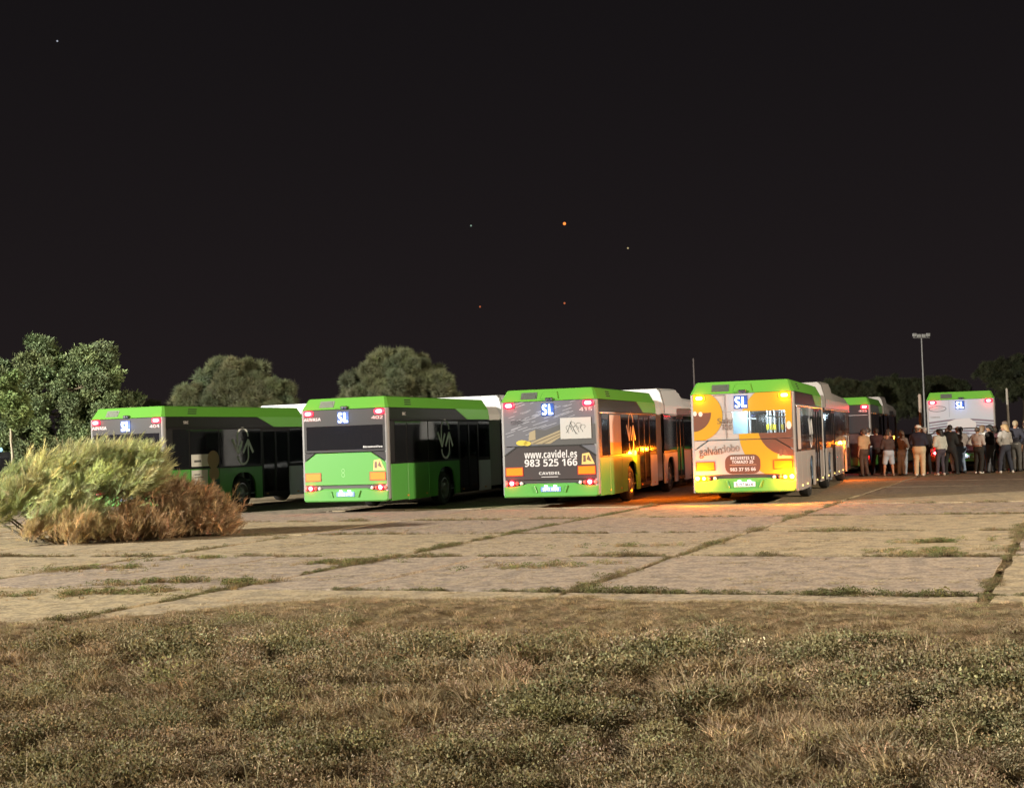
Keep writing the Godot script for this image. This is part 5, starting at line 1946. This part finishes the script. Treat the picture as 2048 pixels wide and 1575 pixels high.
# ---------------------------------------------------------------- masts, posts, the far van
func floodlight_mast(label: String, at: Vector3, tall: float, face: Vector3, lit: bool, col: Color, energy: float, k := 1.0) -> void:
	var t := thing("floodlight_mast", label, "floodlight mast", at)
	var m := MB.new()
	m.tube(PackedVector3Array([Vector3.ZERO, Vector3(0, tall * 0.5, 0), Vector3(0, tall, 0)]), PackedFloat32Array([0.16 * k, 0.125 * k, 0.085 * k]), 12)
	m.box(Vector3(-0.25, 0, -0.25), Vector3(0.25, 0.05, 0.25), 0.01)
	obj("pole", m, M(0.34, 0.34, 0.35, 0.5, 0.3), t)
	var flat := Vector3(face.x, 0, face.z).normalized()
	var cross := flat.cross(Vector3.UP).normalized()
	var hd := MB.new()
	hd.xf = Transform3D(Basis(cross, Vector3.UP, -flat), Vector3(0, tall, 0))
	hd.box(Vector3(-1.15 * k, -0.05, -0.05), Vector3(1.15 * k, 0.05, 0.05), 0.015)
	obj("crossbar", hd, M(0.34, 0.34, 0.35, 0.5, 0.3), t)
	for i in 4:
		var c := Vector3(0, tall, 0) + cross * (-0.96 + 0.64 * i) * k + Vector3(0, 0.2 * k + (0.07 * absf(i - 1.5) if k < 1.0 else 0.0), 0)
		var b := Basis.looking_at(face.normalized(), Vector3.UP)
		var h := MB.new()
		h.xf = Transform3D(b.scaled(Vector3.ONE * k), c)
		h.box(Vector3(-0.27, -0.2, -0.1), Vector3(0.27, 0.2, 0.12), 0.05)
		h.box(Vector3(-0.03, -0.32, -0.02), Vector3(0.03, -0.16, 0.04))
		var o := obj("floodlight", h, M(0.5, 0.5, 0.52, 0.45), t)
		var g := MB.new()
		g.xf = Transform3D(b.scaled(Vector3.ONE * k), c)
		g.box(Vector3(-0.23, -0.165, -0.112), Vector3(0.23, 0.165, -0.098), 0.004)
		obj("lamp_face", g, glow(col.r, col.g, col.b, 30.0) if lit else M(0.6, 0.62, 0.62, 0.2), o)
		if lit:
			var l := SpotLight3D.new()
			l.name = "flood_light"
			l.transform = Transform3D(b, c + face.normalized() * 0.16)
			l.light_color = col
			l.light_energy = energy / 4.0
			l.light_size = 0.2
			l.spot_range = 250.0
			l.spot_angle = 70.0
			l.spot_attenuation = 2.0
			l.spot_angle_attenuation = 0.4
			l.shadow_enabled = true
			o.add_child(l, true)


func post(called: String, label: String, category: String, at: Vector3, tall: float, r: float, col: Color) -> void:
	var m := MB.new()
	m.tube(PackedVector3Array([Vector3(0, 0, 0), Vector3(0.01, tall * 0.5, 0), Vector3(0, tall, 0)]), PackedFloat32Array([r, r * 0.9, r * 0.75]), 8)
	m.tube(PackedVector3Array([Vector3(0, tall, 0), Vector3(0, tall + r, 0)]), PackedFloat32Array([r * 0.9, r * 0.4]), 8)
	var o := obj(called, m, M(col.r, col.g, col.b, 0.7))
	o.position = at
	tag(o, label, category)


func far_van(at: Vector3, turn: float) -> void:
	var t := thing("parked_van", "dark van with pale blue light bar, half behind the thin sapling at left edge", "van", at, turn)
	var m := MB.new()
	m.xf = Transform3D(Basis(Vector3(0, 0, -1), Vector3.UP, Vector3(1, 0, 0)), Vector3.ZERO)
	m.prism(PackedVector2Array([Vector2(0, 0.35), Vector2(4.9, 0.35), Vector2(4.95, 0.9), Vector2(4.1, 1.15), Vector2(3.5, 1.9), Vector2(0.1, 1.95), Vector2(0, 1.0)]), -0.95, 0.95, 0.06)
	obj("van_body", m, M(0.02, 0.025, 0.035, 0.3), t)
	var g := MB.new()
	g.box(Vector3(-0.8, 1.15, -0.02), Vector3(0.8, 1.75, 0.02), 0.01)
	obj("rear_window", g, M(0.01, 0.012, 0.02, 0.08), t)
	for d in [0.9, 3.9]:
		for s in [-1.0, 1.0]:
			var w := MB.new()
			w.lathe(PackedVector2Array([Vector2(0.18, -0.1), Vector2(0.33, -0.1), Vector2(0.35, 0.0), Vector2(0.33, 0.1), Vector2(0.2, 0.11), Vector2(0.0, 0.08)]), 18)
			var o := obj("wheel", w, M(0.015, 0.015, 0.015, 0.85), t)
			o.position = Vector3(s * 0.86, 0.35, -d)
			o.rotation.y = s * PI / 2
	var lb := MB.new()
	lb.box(Vector3(-0.75, 1.96, -0.5), Vector3(0.75, 2.1, -0.25), 0.04)
	var lo := obj("light_bar", lb, glow(0.35, 0.62, 0.85, 1.1), t)
	omni(lo, Vector3(0, 2.05, -0.1), Color(0.45, 0.7, 1.0), 0.05, 0.1)


const PINE := Color(0.2, 0.22, 0.13)


func build_trees() -> void:
	# tall leafy tree group at the left: crown lobes around leaning trunks, metres from its foot
	tree("broad_leafed_tree", "tall bushy tree at the left edge with grey green crown blown by the wind", "", Vector3(-18.4, 0, -56.0),
		[[Vector3(0, 0, 0), Vector3(-0.4, 4.6, 0), 0.17], [Vector3(0.9, 0, 0.3), Vector3(1.9, 4.2, 0.2), 0.13], [Vector3(-1.2, 0, -0.3), Vector3(-1.8, 4.4, -0.3), 0.14], [Vector3(2.4, 0, 0.5), Vector3(3.2, 2.8, 0.3), 0.09]],
		[[Vector3(-0.35, 5.4, 0.2), Vector3(0.85, 1.0, 0.9)], [Vector3(-0.9, 4.5, 0.5), Vector3(1.0, 0.8, 1.0)], [Vector3(1.75, 5.3, 0), Vector3(0.95, 0.85, 0.95)], [Vector3(1.3, 4.4, 0.5), Vector3(1.3, 0.9, 1.1)],
		[Vector3(-2.0, 4.9, 0.2), Vector3(0.8, 0.9, 0.9)], [Vector3(-2.2, 3.6, 0.4), Vector3(1.2, 0.9, 1.0)], [Vector3(0.3, 3.4, 0.8), Vector3(1.4, 0.9, 1.1)], [Vector3(2.4, 3.5, 0.3), Vector3(1.2, 0.95, 1.1)], [Vector3(3.1, 2.7, 0.3), Vector3(1.0, 0.9, 1.0)],
		[Vector3(-1.0, 2.3, 0.6), Vector3(1.4, 0.9, 1.0)], [Vector3(1.4, 2.2, 0.5), Vector3(1.5, 0.9, 1.0)], [Vector3(2.9, 1.5, 0.3), Vector3(1.1, 0.9, 0.9)], [Vector3(-2.8, 2.0, 0), Vector3(1.2, 1.0, 1.0)], [Vector3(0.4, 1.1, 0), Vector3(1.8, 0.8, 1.0)], [Vector3(-3.6, 4.0, 0), Vector3(1.1, 1.3, 1.0)]],
		"leafy", Color(0.155, 0.2, 0.1), 18000, 101, 1.0, 0.5, Color(0.2, 0.16, 0.11))
	tree("thin_sapling", "thin pale stemmed sapling in front of the tall bushy tree", "", Vector3(-15.35, 0, -43.0),
		[[Vector3(0.05, 0, 0), Vector3(-0.02, 3.2, 0), 0.055]],
		[[Vector3(-0.05, 3.7, 0), Vector3(0.42, 0.55, 0.4)], [Vector3(0.2, 3.1, 0.1), Vector3(0.3, 0.3, 0.3)]],
		"leafy", Color(0.15, 0.2, 0.075), 650, 102, 0.85, 0.5, Color(0.3, 0.27, 0.2))
	# two round pines behind the buses
	tree("round_pine", "round crowned pine behind the leftmost bus", "round pines behind the buses", Vector3(-13.9, 0, -70.0),
		[[Vector3(0, 0, 0), Vector3(0, 3.6, 0), 0.2]],
		[[Vector3(0, 4.8, 0), Vector3(1.6, 1.4, 1.5)], [Vector3(-1.3, 4.2, 0.2), Vector3(1.4, 1.3, 1.3)], [Vector3(1.5, 4.1, 0.2), Vector3(1.5, 1.2, 1.3)], [Vector3(0.1, 3.9, 1.0), Vector3(1.6, 1.2, 1.0)], [Vector3(2.5, 3.5, 0.0), Vector3(0.9, 0.9, 0.9)], [Vector3(-2.1, 3.6, 0.0), Vector3(0.9, 0.9, 0.9)], [Vector3(0, 2.9, 0.2), Vector3(2.7, 0.9, 1.4)]],
		"needle", PINE, 13000, 103, 1.1, 0.25)
	tree("round_pine", "round crowned pine behind the second bus, the taller of the two", "round pines behind the buses", Vector3(-5.7, 0, -70.0),
		[[Vector3(0, 0, 0), Vector3(0.1, 3.8, 0), 0.2]],
		[[Vector3(0.1, 5.1, 0), Vector3(1.7, 1.35, 1.5)], [Vector3(-1.4, 4.4, 0.2), Vector3(1.4, 1.3, 1.3)], [Vector3(1.5, 4.5, 0.2), Vector3(1.4, 1.2, 1.3)], [Vector3(0, 4.1, 1.0), Vector3(1.7, 1.2, 1.0)], [Vector3(2.2, 3.7, 0.0), Vector3(1.0, 1.0, 1.0)], [Vector3(-2.1, 3.7, 0.0), Vector3(1.0, 1.0, 0.9)], [Vector3(0, 3.0, 0.2), Vector3(2.6, 0.9, 1.4)]],
		"needle", PINE, 13000, 104, 1.1, 0.2)
	# dark pines far off
	var far := [[43.1, 184.8, 8.4, 4.83, "dark umbrella pine beyond the fourth bus, left one of three"], [52.5, 193.2, 8.82, 4.62, "dark umbrella pine just left of the floodlight mast"], [62.0, 205.8, 9.03, 5.04, "dark umbrella pine behind the white backed bus"], [68.5, 189.0, 10.92, 6.3, "tallest dark umbrella pine at the right edge"], [0.6, 220.5, 8.4, 4.62, "faint dark pine far behind the third bus, its left one"], [7.1, 231.0, 8.61, 4.41, "faint dark pine far behind the third bus, its right one"], [-49.4, 193.2, 8.61, 4.2, "faint tree between the tall bushy tree and the leftmost bus"], [-25.6, 218.4, 7.77, 4.2, "faint dark tree in the gap between the two round pines"]]
	for i in far.size():
		var e: Array = far[i]
		var h: float = e[2]
		var w: float = e[3]
		tree("far_pine", e[4], "dark trees far behind the buses", Vector3(e[0], 0, -e[1]), [[Vector3(0, 0, 0), Vector3(0.1, h * 0.72, 0), 0.26]],
			[[Vector3(0, h - 1.4, 0), Vector3(w * 0.6, 1.4, w * 0.6)], [Vector3(-w * 0.55, h - 2.0, 0), Vector3(w * 0.45, 1.3, w * 0.5)], [Vector3(w * 0.55, h - 1.9, 0.2), Vector3(w * 0.45, 1.3, w * 0.5)], [Vector3(0, h - 2.6, 0.5), Vector3(w * 0.8, 1.3, w * 0.6)], [Vector3(0.2, h - 4.4, 0.3), Vector3(w * 0.8, 1.5, w * 0.6)]],
			"needle", PINE, 6500, 200 + i, 1.9)


func build_shrubs() -> void:
	var r := RandomNumberGenerator.new()
	r.seed = 31
	var stems: Array = []
	# [x, height, depth offset, crown radius] of each tip, metres from the root
	for e in [[-1.9, 1.05, 0.2, 0.38], [-1.4, 1.4, 0.0, 0.4], [-1.0, 1.62, -0.3, 0.4], [-0.5, 1.72, 0.2, 0.4], [0.0, 1.86, -0.1, 0.42], [0.45, 1.8, 0.3, 0.4], [0.85, 1.92, -0.2, 0.36], [1.25, 1.88, 0.1, 0.32], [1.45, 1.5, -0.1, 0.28], [-1.6, 0.85, 0.5, 0.4], [-0.9, 1.1, 0.5, 0.42], [-0.2, 1.25, 0.5, 0.42], [0.55, 1.45, 0.4, 0.3], [0.15, 1.15, 0.6, 0.24], [0.42, 0.62, 0.6, 0.24], [1.1, 1.35, 0.4, 0.38], [-0.5, 0.75, 0.6, 0.36], [-2.7, 1.1, -0.4, 0.4], [-0.4, 1.3, -0.6, 0.45], [0.7, 1.4, -0.6, 0.45], [-1.6, 1.1, -0.7, 0.45]]:
		stems.append([Vector3(-0.35 + e[0] * 0.22 + r.randfn(0, 0.06), 0.0, e[2] * 0.3 + r.randfn(0, 0.05)), Vector3(e[0], (e[1] - 0.1) * 0.88, e[2]), e[3] * 0.92])
	shrub("green_shrub", "large yellow green feathery shrub bent by the wind before the leftmost bus", Vector3(-8.9, 0, -28.7), stems, Color(0.44, 0.50, 0.26), Color(0.56, 0.54, 0.31), 31, 301, 1.0, Color(0.1, 0.085, 0.06), 0.75, 0.12)
	stems = []
	for e in [[-0.95, 0.95, 0.1, 0.28], [-0.65, 1.12, 0.0, 0.28], [-0.35, 1.05, 0.1, 0.28], [-0.05, 0.98, -0.1, 0.28], [0.2, 0.85, 0.1, 0.28], [0.5, 0.75, 0.0, 0.26], [0.8, 0.62, 0.0, 0.24], [1.05, 0.46, 0.1, 0.2], [-0.75, 0.55, 0.3, 0.28], [0.1, 0.5, 0.35, 0.26], [0.4, 0.5, 0.35, 0.26], [0.75, 0.4, 0.3, 0.24], [0.95, 0.3, 0.2, 0.22], [0.1, 0.3, 0.45, 0.3], [0.6, 0.22, 0.4, 0.28], [-0.4, 0.3, 0.45, 0.3], [1.12, 0.2, 0.1, 0.2], [0.4, 0.7, -0.4, 0.3], [-0.3, 0.85, -0.4, 0.3]]:
		stems.append([Vector3(0.1 + e[0] * 0.3 + r.randfn(0, 0.05), 0.0, e[2] * 0.4), Vector3(e[0], maxf(e[1] - 0.08, 0.12), e[2]), e[3]])
	shrub("dry_shrub", "reddish brown dried shrub leaning against the green shrub's right side", Vector3(-7.15, 0, -29.0), stems, Color(0.43, 0.31, 0.19), Color(0.52, 0.40, 0.26), 20, 302, 0.95, Color(0.12, 0.075, 0.045), 0.55, 0.11)
	stems = []
	for e in [[-0.6, 0.42, 0.1, 0.2], [-0.2, 0.5, 0.0, 0.22], [0.2, 0.4, 0.1, 0.22], [0.55, 0.32, 0.0, 0.2], [-0.9, 0.3, 0.0, 0.18], [0.0, 0.25, 0.2, 0.2]]:
		stems.append([Vector3(e[0] * 0.4, 0, e[2]), Vector3(e[0], e[1] - 0.1, e[2]), e[3]])
	shrub("straw_clump", "pale straw coloured grass clump at the foot of the green shrub", Vector3(-8.7, 0, -27.7), stems, Color(0.46, 0.36, 0.19), Color(0.56, 0.46, 0.28), 13, 303, 0.75, Color(0.2, 0.15, 0.09), 0.4, 0.1)
	stems = []
	for e in [[-0.5, 0.3, 0.0, 0.24], [0.0, 0.42, 0.0, 0.26], [0.4, 0.32, 0.0, 0.24], [0.75, 0.2, 0.0, 0.2], [0.1, 0.2, 0.15, 0.22]]:
		stems.append([Vector3(e[0] * 0.4, 0, e[2]), Vector3(e[0], e[1] - 0.08, e[2]), e[3]])
	shrub("low_brushwood", "low tangled brown brushwood at the foot of the dried shrub", Vector3(-7.75, 0, -28.0), stems, Color(0.34, 0.24, 0.14), Color(0.44, 0.33, 0.2), 16, 304, 0.8, Color(0.14, 0.1, 0.065), 0.3, 0.12)


func build_stars() -> void:
	for e in [[16.63, 63.44, 0.85, Color(1.0, 0.27, 0.05), 1.6, "bright orange star high above the third bus"], [-127.2, 121.0, 0.5, Color(0.8, 0.85, 1.0), 0.5, "faint star in the upper left corner of the sky"], [-10.1, 63.77, 0.5, Color(0.6, 0.9, 0.7), 0.35, "faint greenish star left of the orange star"], [34.51, 55.81, 0.5, Color(1.0, 0.8, 0.4), 0.45, "faint yellow star below and right of the orange star"], [-8.29, 40.48, 0.55, Color(1.0, 0.25, 0.1), 0.4, "faint reddish star low in the sky, left of two"], [15.84, 40.67, 0.55, Color(1.0, 0.25, 0.1), 0.5, "faint reddish star low in the sky, right of two"]]:
		var s := SphereMesh.new()
		s.radius = e[2] * 0.5
		s.height = e[2]
		s.radial_segments = 12
		s.rings = 6
		var c: Color = e[3]
		var o := obj("star", s, glow(c.r, c.g, c.b, e[4]))
		o.position = Vector3(e[0], e[1], -400.0)
		tag(o, e[5], "star")


func _ready() -> void:
	# --- camera
	var cam := Camera3D.new()
	cam.name = "camera"
	cam.position = Vector3(0, CAM_HEIGHT, 0)
	cam.rotation = Vector3(0.0339, 0, -0.0336)
	cam.fov = 31.29
	cam.near = 0.1
	cam.far = 1200.0
	add_child(cam)
	cam.make_current()
	# --- night sky
	var env := Environment.new()
	env.background_mode = Environment.BG_SKY
	var sm := ProceduralSkyMaterial.new()
	sm.sky_top_color = Color(0.062, 0.058, 0.066)
	sm.sky_horizon_color = Color(0.135, 0.113, 0.117)
	sm.sky_curve = 0.16
	sm.ground_bottom_color = Color(0.05, 0.045, 0.045)
	sm.ground_horizon_color = Color(0.135, 0.113, 0.117)
	sm.sun_angle_max = 0.1
	var sky := Sky.new()
	sky.sky_material = sm
	env.sky = sky
	env.tonemap_mode = Environment.TONE_MAPPER_LINEAR
	env.tonemap_exposure = 1.0
	env.ssao_enabled = true
	env.ssil_enabled = true
	env.sdfgi_enabled = true
	var we := WorldEnvironment.new()
	we.name = "world"
	we.environment = env
	add_child(we)
	# --- the two floodlight masts that light the place, left and right outside the frame
	floodlight_mast("lit floodlight mast with cool white lamps, left of the shrubs outside the frame", Vector3(-55, 0, -11.5), 19.0, Vector3(52, -17, -22), true, Color(1.0, 0.975, 0.91), 12500.0)
	floodlight_mast("lit floodlight mast with warm lamps, to the right outside the frame", Vector3(31, 0, -10), 11.0, Vector3(-34, -10, -26), true, Color(1.0, 0.92, 0.8), 2500.0)
	# --- noise for the land
	hill.seed = 2
	hill.frequency = 0.05
	hill.fractal_octaves = 2
	edge_noise.seed = 6
	edge_noise.frequency = 0.05
	edge_noise.fractal_octaves = 3
	build_ground()
	build_slabs()
	# --- buses
	make_bus({"label": "green bus number 404, leftmost, half hidden behind the shrubs", "x": -10.679, "z": 38.8, "h": 0.4188, "style": "plain", "number": "404", "plate": "5361 LHW", "blue": true, "poster": true, "e_up": 0.16, "e_low": 0.2})
	make_bus({"label": "green bus number 402 with plain green engine hatch, second from the left", "x": -4.4257, "z": 36.805, "h": 0.3625, "style": "plain", "number": "402", "plate": "5432 LNW", "blue": true, "e_up": 0.2, "e_low": 0.25})
	make_bus({"label": "green bus number 415 with grey photo advertisement, web address and a paper notice", "x": 0.9029, "z": 35.41, "h": 0.3061, "style": "ad", "number": "415", "plate": "5072 WDB", "blue": true, "rails": true, "marker": [[4.07, 1.3, 4.0]], "e_up": 0.25, "e_low": 0.3})
	make_bus({"label": "bus with yellow and white advertisement and flashing amber hazard lamps", "x": 5.6041, "z": 34.35, "h": 0.3059, "style": "yellow", "plate": "0397 MXK", "blue": false, "rails": true, "amber": true, "lit": true, "marker": [[15.0, 1.3, 7.0], [4.07, 1.3, 4.0, -1.0], [15.0, 1.3, 4.0, -1.0]], "e_up": 0.8, "e_low": 6.0})
	make_bus({"label": "green bus number 405 with dark rear, partly hidden by the amber lit bus", "x": 12.95, "z": 56.0, "h": 0.32, "style": "dark", "number": "405", "plate": "", "blue": true, "near": false, "marker": [[9.5, 1.3, 0.8], [15.0, 1.3, 0.6]], "rails": true, "e_up": 0.3, "e_low": 0.3})
	make_bus({"label": "bus with white rear advertisement of purple bands, behind the crowd at right", "x": 17.4, "y": 0.06, "z": 54.6, "h": 0.33, "style": "white", "plate": "", "blue": false, "near": false, "e_up": 0.3, "e_low": 0.3})
	build_trees()
	build_shrubs()
	floodlight_mast("unlit floodlight mast with four lamps on a crossbar, standing beyond the white backed bus", Vector3(33.7, 0, -115.0), 9.1, Vector3(0.3, -0.4, 1), false, Color.WHITE, 0.0, 0.66)
	post("thin_mast", "thin dark mast rising above the bus with amber lamps", "mast", Vector3(11.7, 0, -90.0), 6.6, 0.07, Color(0.12, 0.1, 0.1))
	post("wooden_post", "pale wooden post beyond the bus gap, left of the white backed bus", "post", Vector3(20.3, 0, -70.0), 3.3, 0.11, Color(0.3, 0.24, 0.2))
	post("wooden_post", "pale post behind the crowd, right of the white backed bus", "post", Vector3(25.0, 0, -71.0), 3.5, 0.08, Color(0.3, 0.27, 0.24))
	far_van(Vector3(-17.6, 0, -47.0), 0.9)
	build_grass()
	build_joint_weeds()
	build_people()
	build_stars()
